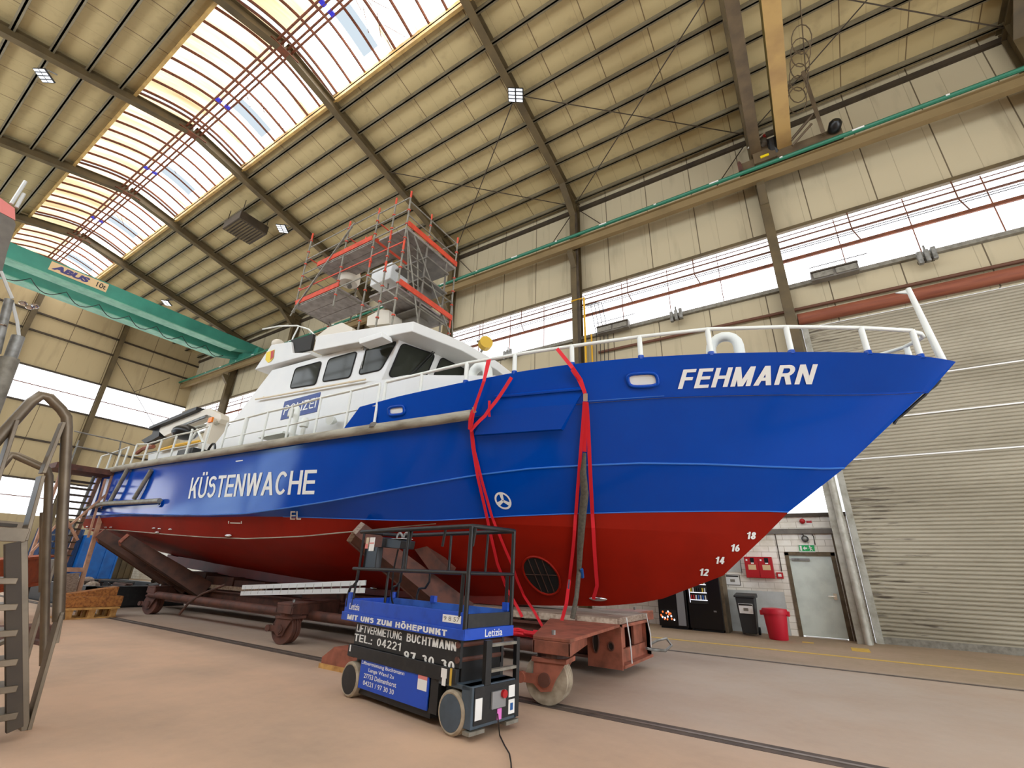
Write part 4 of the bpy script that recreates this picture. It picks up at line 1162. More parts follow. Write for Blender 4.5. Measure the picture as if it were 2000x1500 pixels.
# timber deck under the keel
for k in range(9):
    x0 = -17.2 + k * 1.58
    if k in (3,): continue
    zt_ = float(np.interp(x0 + .7, [q[0] for q in kz], [q[1] for q in kz]))
    MB().box(x0, x0 + 1.5, BY0 + .05, BY1 - .05, 0.665, zt_ - 0.012).build('bearer_timber', 'rust_and_shade' if k < 6 else 'wood_grey', tr_, bevel=0.01)  # after timbers darkened to carry the shade under the hull
m = MB()
for k in range(3): m.box(-4.95 + k * .72, -4.28 + k * .72, BY0 - .02, BY0 + .05, 0.70, 0.80)
m.build('timber_edge', 'wood_end', tr_)
MB().box(-5.0, -2.80, BY0 - .0, BY1, 0.665 + .06, 0.82).build('bearer_timber', 'wood_grey', tr_, bevel=0.01)
MB().box(-17.1, -12.5, BY0 - .02, BY0 + .04, 0.70, 0.80).build('timber_edge', 'wood_end', tr_)
# long tie tubes
for ya in (6.6, 10.1):
    MB().tube([(-16.2, ya, 0.52), (-3.5, ya, 0.46)], 0.09, 10).build('tie_tube', 'rust_and_shade', tr_, smooth=50)

def caster(x, y, rz=0.0, first=True):
    """swivel wheel pair hanging under an outrigger arm; parts hang on the trolley"""
    sgn = 1 if y < YC else -1
    R_ = 0.27
    arm = MB()
    ye = BY0 if sgn > 0 else BY1
    xo0, xo1, xr0, xr1 = x - .10, x + .40, x - 1.0, x - .33          # outer and root ends of the two webs
    yo = y - .24 * sgn
    arm.prism([(xo0, yo, .69), (xo1, yo, .69), (x + .22 if first else xr1, ye, .69), (xr0, ye, .69)], (0, 0, 0.04))
    for xo, xr in ((xo0, xr0), (xo1 - .03, xr1 - .03)):
        arm.prism([(xo, yo, .55), (xo, yo, .69), (xr, ye, .69), (xr, ye, .40)], (.03, 0, 0))
    arm.prism([(xo0, yo, .55), (xo1, yo, .55), (xo1, yo + .03 * sgn, .55), (xo0, yo + .03 * sgn, .55)], (0, 0, 0.14))
    x = x + .06
    a = arm.build('outrigger_arm', 'rust_paint' if first else 'rust_and_shade', tr_, bevel=0.008)  # after casters get darker paint for the hull's shade
    MB().cyl((x, y, 0.72), (x, y, 0.78), 0.025, 8).build('lifting_pin', 'galv', a)
    MB().cyl((x, y, .50), (x, y, .56), 0.20, 18).build('swivel_plate', 'rust_and_shade', a)
    fk = MB(); c, s = math.cos(rz), math.sin(rz)
    ax = Vector((-s, c, 0)); fwd = Vector((c, s, 0)); o = Vector((x, y, R_)) - fwd * 0.06
    fk.obox((x, y, .475), fwd * .22, ax * .18, (0, 0, .025))
    for q in (-1, 1):
        b = o + ax * (0.145 * q)
        P = [Vector((x, y, .46)) + ax * .145 * q + fwd * .20, Vector((x, y, .46)) + ax * .145 * q - fwd * .20, b - fwd * .15 + Vector((0, 0, -.05)), b - fwd * .05 + Vector((0, 0, -.13)), b + fwd * .08 + Vector((0, 0, -.11)), b + fwd * .13]
        fk.prism([p_ - ax * .012 for p_ in P], ax * .024)
    f_ = fk.build('wheel_fork', 'rust_paint' if first else 'rust_and_shade', tr_, bevel=0.004)
    hb_ = MB()
    hb_.cyl(o - ax * .19, o + ax * .19, 0.05, 14)
    for q in (-1, 1): hb_.cyl(o + ax * .158 * q, o + ax * .185 * q, 0.075, 18)
    hb_.build('axle', 'rust_and_shade', f_)
    ear = MB(); ear.bar(o - fwd * .05 - ax * .15, o - fwd * .30 - ax * .15, .03, .1); ear.cyl(o - fwd * .30 - ax * .19, o - fwd * .30 - ax * .11, .06, 12); ear.build('fork_lug', 'rust_paint' if first else 'rust_and_shade', f_)
    wh = MB()
    for q in (-1, 1):
        wh.lathe(o + ax * (0.058 * q), ax, [(0.05, -.045), (.20, -.035), (.225, -.05), (.235, -.048), (.235, .048), (.225, .05), (.20, .035), (0.05, .045)], 30)
    wo = wh.build('wheel', 'wheel_steel' if first else 'rust_and_shade', tr_, smooth=35)
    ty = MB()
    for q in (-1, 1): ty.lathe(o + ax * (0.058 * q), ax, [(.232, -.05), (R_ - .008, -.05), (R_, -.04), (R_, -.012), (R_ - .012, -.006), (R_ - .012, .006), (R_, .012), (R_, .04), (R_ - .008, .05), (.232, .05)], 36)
    ty.build('tread', 'tyre_tan' if first else 'rust_and_shade', wo, smooth=35)
caster(-3.02, 5.72, rad(8)); caster(-9.06, 6.2, rad(10), False); caster(-16.2, 6.75, rad(14), False)
caster(-3.75, 11.05, rad(-8)); caster(-9.06, 10.6, rad(-12), False); caster(-16.2, 10.0, rad(-10), False)

# hull support arms leaning out from the beam to the chines
def support(xb, xt, yt, zt__, w, m='rust_paint'):
    yb, zb = BY0 - 0.02, 0.60
    for s in (1, -1):
        a = MB()
        f_ = (lambda p: Vector(p)) if s > 0 else (lambda p: Vector((p[0], 2 * YC - p[1], p[2])))
        p0, p1 = Vector((xb, yb, zb)), Vector((xt, yt, zt__))
        d = (p1 - p0).normalized(); side_ = Vector((1, 0, 0)) - d * d.x; side_.normalize(); n_ = d.cross(side_)
        for q in (-1, 1):
            c0 = p0 + side_ * (w * q * .5); c1 = p1 + side_ * (w * q * .38)
            P = [c0 - n_ * .22, c0 + n_ * .22, c1 + n_ * .14, c1 - n_ * .14]
            a.prism([f_(p - side_ * .015) for p in P], f_(side_ + Vector((0, 0, 0))) * .03 if s > 0 else Vector((side_.x, -side_.y, side_.z)) * .03)
        P = [p0 - side_ * w * .5 - n_ * .2, p0 + side_ * w * .5 - n_ * .2, p1 + side_ * w * .38 - n_ * .12, p1 - side_ * w * .38 - n_ * .12]
        a.prism([f_(p) for p in P], f_(n_ * .03) if s > 0 else Vector((n_.x, -n_.y, n_.z)) * .03)
        o = a.build('support_arm', m, tr_)
        pad = MB(); pad.obox(f_(p1 + d * .0 + Vector((0, 0.0, 0.0))), side_ * .2 if s > 0 else Vector((side_.x, -side_.y, side_.z)) * .2, f_(d * .045) if s > 0 else Vector((d.x, -d.y, d.z)) * .045, f_(n_ * .13) if s > 0 else Vector((n_.x, -n_.y, n_.z)) * .13)
        pad.build('support_pad', 'wood_grey' if m == 'rust_and_shade' else 'rust_paint', o, bevel=0.01)
support(-5.85, -7.3, 6.05, 2.02, 0.46, 'rust_and_shade')
support(-16.3, -17.9, 5.55, 2.02, 0.62, 'brown_dark')
support(-15.3, -16.6, 5.7, 1.90, 0.4, 'brown_dark')
# stacked beam cluster behind the bow prop
m = MB(); m.prism([at(812, 1043, Y=6.9), at(862, 1098, Y=6.9), at(874, 1108, Y=6.9), at(868, 1120, Y=6.9), at(842, 1118, Y=6.9), at(800, 1060, Y=6.9)], (0, .25, 0)); m.build('prop_head', 'rust_and_shade', tr_)

# aluminium ladder lying along the trolley
ld = empty('aluminium_ladder', (-9, 6.55, 0.72)); tag(ld, 'aluminium ladder lying lengthwise on the boat trolley beside the lift', 'ladder')
a, b = at(471, 1159, Y=6.5), at(712, 1153, Y=6.5)
for dz in (0.0, 0.13):
    MB().bar(a + Vector((0, 0, dz)), b + Vector((0, 0, dz)), .03, .09).build('ladder_rail', 'alu', ld)
for k in range(15):
    t = (k + .5) / 15; p = a.lerp(b, t); MB().cyl(p + Vector((0, .0, -.02)), p + Vector((0, .0, .15)), .018, 6).build('ladder_rung', 'galv_dull', ld)

# ------------------------------------------------------------------ lashing straps
def strap(name, pts, label, w=0.045, m='red_strap', cat='strap', group=None, extra=None, lift=0.02):
    P = [p if isinstance(p, Vector) else hull_px(*p, lift=lift) for p in pts]
    mb = MB(); rows = []
    for i, p in enumerate(P):
        d = (P[min(i + 1, len(P) - 1)] - P[max(i - 1, 0)]).normalized(); s = d.cross(Vector((-.3, 1, 0))).normalized()
        rows.append([p - s * w / 2, p + s * w / 2])
    mb.grid(rows); o = mb.build(name, m, None, solid=0.006)
    tag(o, label, cat, group); return o
LIFT = 0.05
def strap_thing(name, label, ways, cat='strap'):
    e = empty(name, ways[0][1][0] if isinstance(ways[0][1][0], Vector) else hull_px(*ways[0][1][0])); tag(e, label, cat)
    for nm, pts, w, m in ways:
        P = []
        for i, p in enumerate(pts):
            if isinstance(p, Vector): P.append(p); continue
            if i and not isinstance(pts[i - 1], Vector):
                q = pts[i - 1]; n_ = max(2, int(math.hypot(p[0] - q[0], p[1] - q[1]) / 9))
                for k in range(1, n_): P.append(hull_px(q[0] + (p[0] - q[0]) * k / n_, q[1] + (p[1] - q[1]) * k / n_, lift=LIFT))
            P.append(hull_px(*p, lift=LIFT))
        mb = MB(); rows = []
        for i, p in enumerate(P):
            d = (P[min(i + 1, len(P) - 1)] - P[max(i - 1, 0)]).normalized(); s = d.cross(Vector((-.3, 1, 0))).normalized()
            rows.append([p - s * w / 2, p + s * w / 2])
        mb.grid(rows); o = mb.build(nm, m, e, solid=0.008)
    return e
def bt(px, py): return at(px, py, Y=7.45)
rl1 = at(953, 703, Y=5.80); rl2 = at(1088, 681, Y=6.08)
LIFT = 0.14
strap_thing('lashing_strap', 'red lashing strap looped from the rail to the fender end at the wheelhouse', [
    ('webbing', [rl1, at(945, 745, Y=5.66), (935, 790), (923, 815), (922, 835)], .05, 'red_strap'),
    ('webbing', [rl1 + Vector((.04, 0, 0)), at(946, 743, Y=5.68), (937, 785), (930, 810), (925, 833)], .045, 'red_strap'),
    ('webbing', [(1004, 738), (980, 775), (960, 800), (935, 825), (924, 838)], .06, 'red_strap'),
    ('loose_end', [(961, 783), (960, 810)], .04, 'red_strap'),
    ('ratchet', [(930, 795), (934, 806)], .05, 'chrome')])
LIFT = 0.06
strap_thing('lashing_strap', 'pair of red lashing straps running from the fender end down behind the lift', [
    ('webbing', [(922, 835), (925, 870), (935, 930), (950, 995), (958, 1030), (973, 1095), (992, 1145), bt(1010, 1185), bt(1020, 1205)], .05, 'red_strap'),
    ('webbing', [(924, 838), (929, 880), (944, 940), (962, 1005), (985, 1060), (1000, 1095), (1012, 1128), (1026, 1160), bt(1042, 1192), bt(1062, 1228)], .045, 'red_strap')])
strap_thing('lashing_strap', 'red lashing strap with ratchet from the bow rail down to the trolley timbers', [
    ('webbing', [rl2, at(1118, 718, Y=6.02), (1135, 742), (1143, 768)], .06, 'red_strap'),
    ('webbing', [(1118, 722), (1130, 740), (1142, 765)], .05, 'red_strap'),
    ('ratchet', [(1144, 768), (1144, 783)], .07, 'chrome'),
    ('webbing', [(1142, 784), (1136, 860), (1128, 960), (1121, 1060), (1113, 1130), bt(1106, 1180), bt(1094, 1224)], .055, 'red_strap'),
    ('webbing', [(1144, 784), (1143, 830), (1142, 880)], .06, 'red_strap'),
    ('hook', [bt(1112, 1132), bt(1110, 1150)], .03, 'chrome')])
strap_thing('lashing_strap', 'red strap hanging straight down the bow from the ratchet to its loose end', [
    ('webbing', [(1146, 784), (1149, 830), (1152, 900), (1157, 1000), (1162, 1080), (1167, 1140), (1160, 1166)], .06, 'red_strap')])
e = empty('lifting_sling', bt(1118, 1210)); tag(e, 'grey round sling hanging from the red strap to the trolley', 'strap')
P = [(1142, 882), (1139, 920), (1142, 960), (1138, 1000), (1134, 1060), (1132, 1110), bt(1126, 1165), bt(1118, 1208)]
mb = MB(); mb.tube([p if isinstance(p, Vector) else hull_px(*p, lift=.08) for p in P], [.025, .055, .068, .066, .055, .04, .036, .04], 8); mb.build('sling', 'strap_grey', e, smooth=60)
MB().tube([hull_px(1137, 1104, .1), hull_px(1139, 1120, .1)], .03, 6).build('sling_label', 'barrel_blue', e)
e = empty('lashing_strap', (-4.6, 7.1, 0.0)); tag(e, 'tangle of slack red straps heaped over the trolley tube behind the lift', 'strap')
tg = MB(); random.seed(4)
for k in range(7):
    x = -4.9 + .1 * k; pts = [Vector((x + random.uniform(-.3, .3) + .25 * q, 6.55 + random.uniform(-.12, .3), .57 + .05 * random.random())) for q in range(6)]
    tg.tube(pts, .02, 5)
tg.build('webbing', 'red_strap', e)
e = empty('signal_cord', (-2.7, 7.7, .3)); tag(e, 'thin blue white cords tied round the front end of the trolley', 'cord')
c_ = MB(); c_.tube([(-2.74, 7.78, .82), (-2.73, 7.86, .5), (-2.74, 7.92, .18)], .012, 5); c_.tube([(-2.74, 8.8, .82), (-2.72, 8.9, .5), (-2.74, 8.95, .3)], .012, 5); c_.build('cord', 'alu', e)

# floor cable tool under the hull
t_ = empty('tow_bar', at(336, 1206, Z=0)); tag(t_, 'dark drawbar with a ring end leaning from the trolley to the floor', 'drawbar')
MB().tube([at(440, 1142, Y=6.7), at(395, 1160, Y=6.6), at(368, 1178, Y=6.45), at(350, 1200, Y=6.4)], .03, 8).build('bar', 'brown_dark', t_)
# ------------------------------------------------------------------ scissor lift (local: x = forward, y = away from the camera, z up)
LA = rad(-9.526)
lift = empty('scissor_lift', (-3.2, 4.09, 0), LA, world=False)
tag(lift, 'blue and black scissor lift with folded mast parked beside the boat trolley', 'scissor lift')
W = 0.68
def lb_(name, m, boxes, parent=None, bevel=0.0):
    mb = MB()
    for b in boxes: mb.box(*b)
    return mb.build(name, m, parent or lift, bevel=bevel)
def wheel(x, y, hub, s):
    w_ = MB(); w_.lathe((x, y, .185), (0, 1, 0), [(.15, 0.0), (.165, -.005), (.185, .012), (.185, .135), (.165, .15), (.15, .145)], 36)
    o = w_.build('wheel', 'tyre_tan', lift, smooth=35)
    d = MB(); yy = -.004 if s < 0 else .149
    d.lathe((x, y, .185), (0, 1, 0), [(.02, yy - .004), (.152, yy), (.152, yy + .006)] if s < 0 else [(.152, yy - .006), (.152, yy), (.02, yy + .004)], 30); d.build('wheel_disc', hub, o, smooth=35)
wheel(-.02, 0.0, 'lift_grey', -1); wheel(-1.85, 0.0, 'black_steel', -1); wheel(-.02, W - .15, 'lift_grey', 1); wheel(-1.85, W - .15, 'black_steel', 1)
lb_('chassis', 'lift_grey', [(-1.95, .12, .13, W - .13, .12, .40), (-.27, .22, .125, W - .125, .10, .42), (.10, .24, .02, W - .02, .09, .43), (-.30, .22, .02, W - .02, .385, .43)], bevel=.008)
lb_('fork_pocket', 'black_steel', [(-.36, -.24, .02, W - .02, .12, .42), (-1.70, -.38, .06, W - .06, .06, .14)])
pan = lb_('side_panel', 'lift_blue', [(-1.66, -.385, .012, .03, .13, .42)], bevel=.004)
lb_('side_panel', 'lift_blue', [(-1.66, -.385, W - .03, W - .012, .13, .42)])
stk = MB(); stk.box(-.56, -.41, .009, .0115, .29, .415); stk.build('sticker', 'sign_white', pan)
stk = MB(); stk.box(-.56, -.41, .0085, .0112, .385, .42); stk.build('sticker', 'red_cap', pan)
beam = lb_('chassis_rail', 'black_steel', [(-1.97, .02, .0, .05, .42, .545), (-1.97, .02, W - .05, W, .42, .545), (-2.02, -1.9, .05, W - .05, .40, .50)], bevel=.004)
lb_('sticker', 'lamp_white' if False else 'sign_white', [(-1.93, -1.905, -.003, -.0005, .47, .54)], beam)
lb_('sticker', 'sign_white', [(-.19, -.105, -.003, -.0005, .45, .53), (-.17, -.115, -.003, -.0005, .385, .45)], beam)
lb_('sticker', 'lamp_yellow', [(-.06, -.03, -.003, -.0005, .40, .545)], beam)
sc_ = lb_('scissor_stack', 'black_steel', [(-1.90, .04, .025, .06, .55, .80), (-1.90, .04, W - .06, W - .025, .55, .80), (-1.85, 0, .08, .12, .52, .60), (-1.85, 0, .08, .12, .66, .74), (-1.85, 0, W - .12, W - .08, .52, .60), (-1.85, 0, W - .12, W - .08, .66, .74)])
lb_('scissor_shade_block', 'rubber_black', [(-1.80, .03, .065, W - .065, .43, .79)])  # black filler block added so the gaps in the stack look shaded
pins = MB()
for x, z in ((.01, .75), (.01, .62), (-.05, .52)): pins.cyl((x, .01, z), (x, W - .01, z), .03, 12)
pins.build('scissor_pin', 'rust_and_shade', lift)
# platform tray
tray = MB()
for b in ((-2.18, .12, -.01, .02, .80, 1.045), (-2.18, .12, W - .02, W + .01, .80, 1.045), (-2.18, -2.155, 0, W, .80, 1.045), (-2.18, .12, 0, W, .80, .84), (.095, .12, 0, W, .80, .90)): tray.box(*b)
tr0 = tray.build('platform_tray', 'lift_blue', lift, bevel=.004)
lb_('tray_lip', 'lift_blue', [(-2.20, .125, -.026, -.011, .80, .895), (-2.2, .125, W + .011, W + .026, .80, .895), (.121, .136, -.02, W + .02, .80, .90)], tr0, bevel=.003)
lb_('toe_board', 'lift_blue_worn', [(-2.15, .09, W - .035, W - .021, .84, 1.05), (-2.15, .09, .021, .032, .84, 1.04), (-2.15, .09, .03, W - .03, .841, .85)], tr0)
lb_('end_toe_board', 'black_steel', [(.097, .121, .03, W - .03, .905, 1.03)], tr0)
for x, y in ((-2.08, W - .03), (.06, W - .03), (-1.2, W - .03), (-2.1, 0.01)): lb_('rail_socket', 'lift_blue', [(x - .04, x + .04, y - .02, y + .03, 1.04, 1.12)], tr0)
# rails
R1_, R2_ = 1.41, 1.875
def rl(name, pts, r=.022): 
    m_ = MB(); m_.tube(pts, r, 8); return m_.build(name, 'black_steel', lift, smooth=60)
x0, x1 = -2.06, .13
rl('top_rail', [(x0, .0, R2_), (x1, .0, R2_), (x1 + .02, W / 2, R2_), (x1, W, R2_), (x0, W, R2_), (x0 - .02, W / 2, R2_)][:], .025)
rl('top_rail', [(x0 - .02, W / 2, R2_), (x0, .0, R2_)], .021)
rl('mid_rail', [(x0 - .06, .0, R1_), (x1, .0, R1_)], .021); rl('mid_rail', [(x1, .0, R1_), (x1, W, R1_)], .017); rl('mid_rail', [(x1, W, R1_), (x0, W, R1_), (x0 - .03, 0, R1_)], .017)
for y in (0.0, W):
    for x in (-1.98, -.98): rl('guard_post', [(x, y, R1_), (x, y, R2_)], .017)
    rl('guard_post', [(x1 - .02, y, .88), (x1 - .01, y, R2_)], .024); rl('guard_post', [(x1 - .10, y, 1.0), (x1 - .09, y, R1_)], .02)
    rl('guard_post', [(-1.98, y, R1_), (-1.99, y, 1.26), (-2.06, y, 1.2), (-2.12, y, 1.19), (-2.15, y, 1.12), (-2.15, y, .95)], .017)
    rl('guard_post', [(-2.0, y, R1_), (-2.02, y, .95)], .014)
rl('guard_post', [(-1.38, .05, R1_), (-1.38, .05, .9)], .016); rl('guard_post', [(-.32, W, R1_), (-.30, W, R2_)], .015)
rl('guard_post', [(-1.35, W, R1_), (-1.35, W, 1.28), (-1.42, W, 1.2), (-1.55, W, 1.19), (-1.58, W, 1.1), (-1.58, W, .95)], .015)
lk = MB()
for x in (-.98, -.36, x1 - .02, x1): lk.tube([(x + .03, .02, R2_ - .02), (x, .02, R2_ - .2)], .016, 6)
lk.build('latch', 'black_steel', lift)
# control box
cb_ = MB(); cb_.prism([(-1.72, .12, 1.68), (-1.30, .12, 1.66), (-1.28, .12, 1.76), (-1.72, .12, 1.81)], (0, .22, 0)); cb = cb_.build('control_box', 'black_plastic', lift, bevel=.008)
lb_('control_face', 'sign_white', [(-1.62, -1.32, .14, .32, 1.785, 1.79)], cb)
kn = MB(); kn.tube([(-1.45 + .06 * math.cos(a), .2, 1.80 + .06 * math.sin(a)) for a in np.linspace(0, math.pi, 9)], .012, 6); kn.tube([(-1.30 + .06 * math.cos(a), .2, 1.80 + .06 * math.sin(a)) for a in np.linspace(0, math.pi, 9)], .012, 6); kn.build('joystick_guard', 'grey_plastic', cb)
lb_('manual_case', 'black_plastic', [(-1.96, -1.66, .03, .12, 1.42, 1.68)], bevel=.01)
lb_('notice', 'skin_beige', [(-1.94, -1.88, .018, .026, 1.66, 1.80)]); lb_('notice', 'sign_white', [(-1.85, -1.74, .018, .026, 1.63, 1.80)])
lb_('notice', 'red_cap', [(-1.94, -1.88, .014, .017, 1.66, 1.72), (-1.85, -1.74, .014, .017, 1.72, 1.735)])
cw = MB(); cw.tube([(-1.45, .2, 1.66), (-1.5, .2, 1.4), (-1.55, .25, 1.1), (-1.5, .3, .9)], .012, 5); cw.build('control_cable', 'cable_black', lift)
# front end: mast column, ladder rungs, control panel, stickers
lb_('front_column', 'black_steel', [(.20, .25, .18, .26, .42, .80), (.20, .25, W - .05, W, .10, .80), (.235, .25, .05, W - .05, .12, .42)], bevel=.003)
lb_('ladder_rung', 'galv_dull', [(.20, .25, .26, W - .05, .74, .765), (.20, .25, .26, W - .05, .52, .545)])
pn = lb_('ground_control', 'grey_plastic', [(.251, .27, .27, .46, .22, .36)])
eb = MB(); eb.cyl((.27, .42, .33), (.30, .42, .33), .035, 14); eb.build('emergency_stop', 'red_paint', pn)
lb_('notice', 'sign_white', [(.251, .254, .06, .15, .16, .33)]); lb_('notice', 'sign_white', [(.251, .254, .52, .61, .28, .38), (.251, .254, .52, .61, .14, .26)]); lb_('notice', 'pink_sign', [(.251, .256, .36, .42, .12, .21)])
lb_('key_dot', 'barrel_blue', [(.2545, .256, .545, .585, .17, .23)])
lb_('bumper', 'galv_dull', [(.16, .25, .0, .2, .05, .08), (.16, .25, .5, W, .05, .08)])
# lettering
def ltext(text, xa, xb, za, zb, y, bold=.02, parent=None, slope=0.0, name='lettering', sp=1.0, box=None):
    t_ = MB(); put_text(t_, text, (xa, y, za), (xb, y, za + slope), (xa, y, zb), (xb, y, zb + slope), bold=bold, spacing=sp, box=box); return t_.build(name, 'letter_white', parent or lift)
def lblock(text, xa, xb, za, zb, y, t, h, gap, name='lettering'):
    m_ = MB(); put_block(m_, text, (xa, y, za), (xb, y, za), (xa, y, zb), (xb, y, zb), t, h, gap); return m_.build(name, 'letter_white', lift)
lblock('MIT UNS ZUM HÖHEPUNKT', -2.05, -.12, .815, .872, -.0275, .24, .22, .10)
ltext('Letizia', -2.06, -1.82, .925, 1.0, -.0125, .01)
lblock('LIFTVERMIETUNG', -1.87, -.93, .69, .77, .0225, .16, .13, .08); lblock('BUCHTMANN', -.84, -.02, .69, .77, .0225, .22, .17, .10)
lblock('TEL.:', -1.90, -1.50, .585, .665, .0225, .2, .16, .10); lblock('04221', -1.40, -.93, .585, .665, .0225, .17, .15, .12); lblock('97 30 30', -.86, -.03, .515, .60, .0225, .22, .17, .14)
for t_, xa, xb, z in (('Liftvermietung Buchtmann', -1.64, -.80, .375), ('Lange Wand 2u', -1.48, -.98, .315), ('27753 Delmenhorst', -1.56, -.92, .255), ('04221 / 97 30 30', -1.56, -.95, .185)):
    ltext(t_, xa, xb, z - .012, z + .035, .0105, .012, pan)
pl_ = lb_('number_plate', 'sign_white', [(-.22, .06, -.0145, -.0115, .94, 1.01)])
nt = MB(); put_text(nt, '9 8 57', (-.2, -.016, .955), (.04, -.016, .955), (-.2, -.016, .995), (.04, -.016, .995), bold=.0); nt.build('number', 'galv_dull', pl_)
ft_ = MB(); put_text(ft_, 'Letizia', (.138, .26, .815), (.138, .52, .815), (.138, .26, .885), (.138, .52, .885), bold=.01); ft_.build('lettering', 'letter_white', lift)
# power cable trailing from the lift over the floor
e = empty('power_cable', at(985, 1440, Z=0.0)); tag(e, 'thin black power cable trailing from the lift over the floor', 'cable')
MB().tube([at(972, 1395, Z=.30), at(974, 1420, Z=.12), at(976, 1436, Z=.012), at(985, 1455, Z=.012), at(995, 1472, Z=.012), at(998, 1490, Z=.012), at(999, 1512, Z=.012)], .006, 6).build('cord', 'cable_black', e, smooth=60)
# ------------------------------------------------------------------ scaffolding round the mast
sc0 = empty('scaffold_tower', (-10.4, 8.1, 6.9)); tag(sc0, 'scaffold tower of steel tubes and red toe boards above the wheelhouse roof', 'scaffold')
SN, SF = 7.0, 9.2
def st_(x, y, z0, z1, red=()):
    m = MB(); m.tube([(x, y, z0), (x, y, z1)], .026, 7); o = m.build('standard', 'galv_dull', sc0, smooth=60)
    c = MB(); c.tube([(x, y, z1 - .02), (x, y, z1 + .22)], .03, 7)
    c.build('spigot', 'scaf_red', o)
    for z in red: MB().tube([(x, y, z), (x, y, z + .35)], .03, 7).build('red_band', 'scaf_red', o)
    k = MB(); z = z0 + .4
    while z < z1: k.lathe((x, y, z), (0, 0, 1), [(.05, 0), (.05, .03)], 8); z += .5
    k.build('coupler', 'scaf_red', o)
xs = [-8.28, -8.9, -9.62, -11.0, -13.08]
st_(-8.28, SN, 6.6, 11.5, (9.6,)); st_(-8.9, SN, 6.7, 11.55, (9.1, 10.2)); st_(-9.62, SN, 6.8, 11.5, (9.5,)); st_(-11.0, SN, 8.6, 11.6); st_(-13.08, SN, 9.0, 12.0)
st_(-8.28, SF, 6.6, 11.4, (8.2,)); st_(-9.62, SF, 6.8, 13.0, (10.4,)); st_(-13.08, 8.3, 7.2, 12.2, (10.2,)); st_(-11.9, 8.3, 9.0, 12.3)
def led(p, q, m='galv_dull', r=.022):
    MB().tube([p, q], r, 6).build('ledger', m, sc0, smooth=60)
for z in (8.2, 9.1, 10.35, 10.85, 11.35): led((-8.28, SN, z), (-8.28, SF, z), 'galv_dull')
for z in (8.0, 9.25, 9.9, 10.55, 11.05, 11.5): led((-8.28, SN, z), (-9.62, SN, z), 'galv_dull' if z != 9.9 else 'scaf_red')
for z in (9.25, 9.85, 10.5, 11.1, 11.6): led((-9.62, SN, z), (-13.08, SN, z), 'galv_dull' if z != 9.85 else 'scaf_red')
for z in (9.2, 10.4, 11.4): led((-8.28, SF, z), (-13.08, SF, z))
for x in (-9.62, -11.0, -13.08):
    for z in (9.2, 10.45, 11.2): led((x, SN, z), (x, SF, z), 'scaf_red' if z > 11 else 'galv_dull')
led((-13.2, SN - .03, 8.9), (-10.8, SN - .03, 11.5)); led((-13.1, SN - .06, 9.0), (-10.7, SN - .06, 11.6))
led((-8.25, SN + .3, 10.3), (-8.25, SF, 8.0)); led((-8.25, SN, 10.3), (-8.25, SN + .9, 7.6)); led((-8.3, SF, 9.4), (-8.3, SF + .4, 6.6)); led((-9.62, SN, 9.2), (-8.3, SN, 8.1)); led((-12.9, 8.2, 9.2), (-11.2, 8.0, 7.1))
for x, y in ((-8.45, 7.55), (-8.45, 7.95)):
    led((x, y, 8.6), (x - .1, y - .25, 11.0 - .4), 'galv_dull', .025)
for k in range(7): led((-8.46, 7.5, 8.7 + .28 * k), (-8.46, 7.95, 8.7 + .28 * k), 'galv_dull', .016)
def board(x0, x1, y0, y1, z, n, along):
    for k in range(n):
        b = MB()
        if along == 'y':
            w = (x1 - x0) / n; b.box(x0 + k * w + .01, x0 + (k + 1) * w - .01, y0, y1, z, z + .05)
        else:
            w = (y1 - y0) / n; b.box(x0, x1, y0 + k * w + .01, y0 + (k + 1) * w - .01, z, z + .05)
        b.build('deck_board', 'scaf_board', sc0)
board(-9.4, -8.25, SN, SF, 10.36, 3, 'y'); board(-9.4, -8.3, SN, SF, 8.4, 3, 'y')
board(-12.3, -9.62, SN, 7.9, 10.45, 3, 'x'); board(-13.05, -10.9, SN, 8.3, 9.2, 3, 'x'); board(-12.4, -9.6, 8.4, SF, 7.9, 3, 'x')
def toe(p, q): MB().bar(p, q, .03, .17).build('toe_board', 'scaf_red', sc0)
toe((-8.22, SN, 10.52), (-8.22, SF, 10.52)); toe((-8.22, SN, 8.54), (-8.22, SF, 8.54)); toe((-12.3, SN - .03, 10.6), (-9.7, SN - .03, 10.6)); toe((-13.05, SN - .03, 9.35), (-10.9, SN - .03, 9.35))
toe((-9.62, SN, 10.55), (-9.62, SF, 10.55))

# ------------------------------------------------------------------ green overhead crane
gc = empty('overhead_crane', (-34.6, 15.7, 15.73)); tag(gc, 'green double girder overhead crane spanning the far end of the hall', 'crane')
for x in (-33.5, -35.7):
    g = MB(); y0, y1 = YL + 1.0, 15.75
    g.prism([(x - .35, y0, 15.78), (x - .35, 14.3, 15.74), (x - .35, y1, 16.1), (x - .35, y1, 16.55), (x - .35, y0, 16.72)], (.7, 0, 0))
    o = g.build('girder', 'crane_green', gc)
    MB().box(x - .42, x + .42, y0, 14.25, 15.70, 15.76).build('bottom_flange', 'crane_green_pale', o)
MB().box(-36.6, -32.6, 15.5, 15.9, 15.8, 16.3).build('end_carriage', 'crane_green', gc)
pl = MB(); a = at(98, 517, X=-33.13); b = at(211, 561, X=-33.13); zc = 16.28
pl.box(-33.145, -33.13, a.y, b.y, zc - .27, zc + .27); plo = pl.build('name_plate', 'plate_tan', gc)
L_ = b.y - a.y
t_ = MB(); put_text(t_, 'ABUS', (-33.12, a.y + .04 * L_, zc - .17), (-33.12, a.y + .64 * L_, zc - .17), (-33.12, a.y + .09 * L_, zc + .17), (-33.12, a.y + .68 * L_, zc + .17), bold=.06); t_.build('lettering', 'letter_navy', plo)
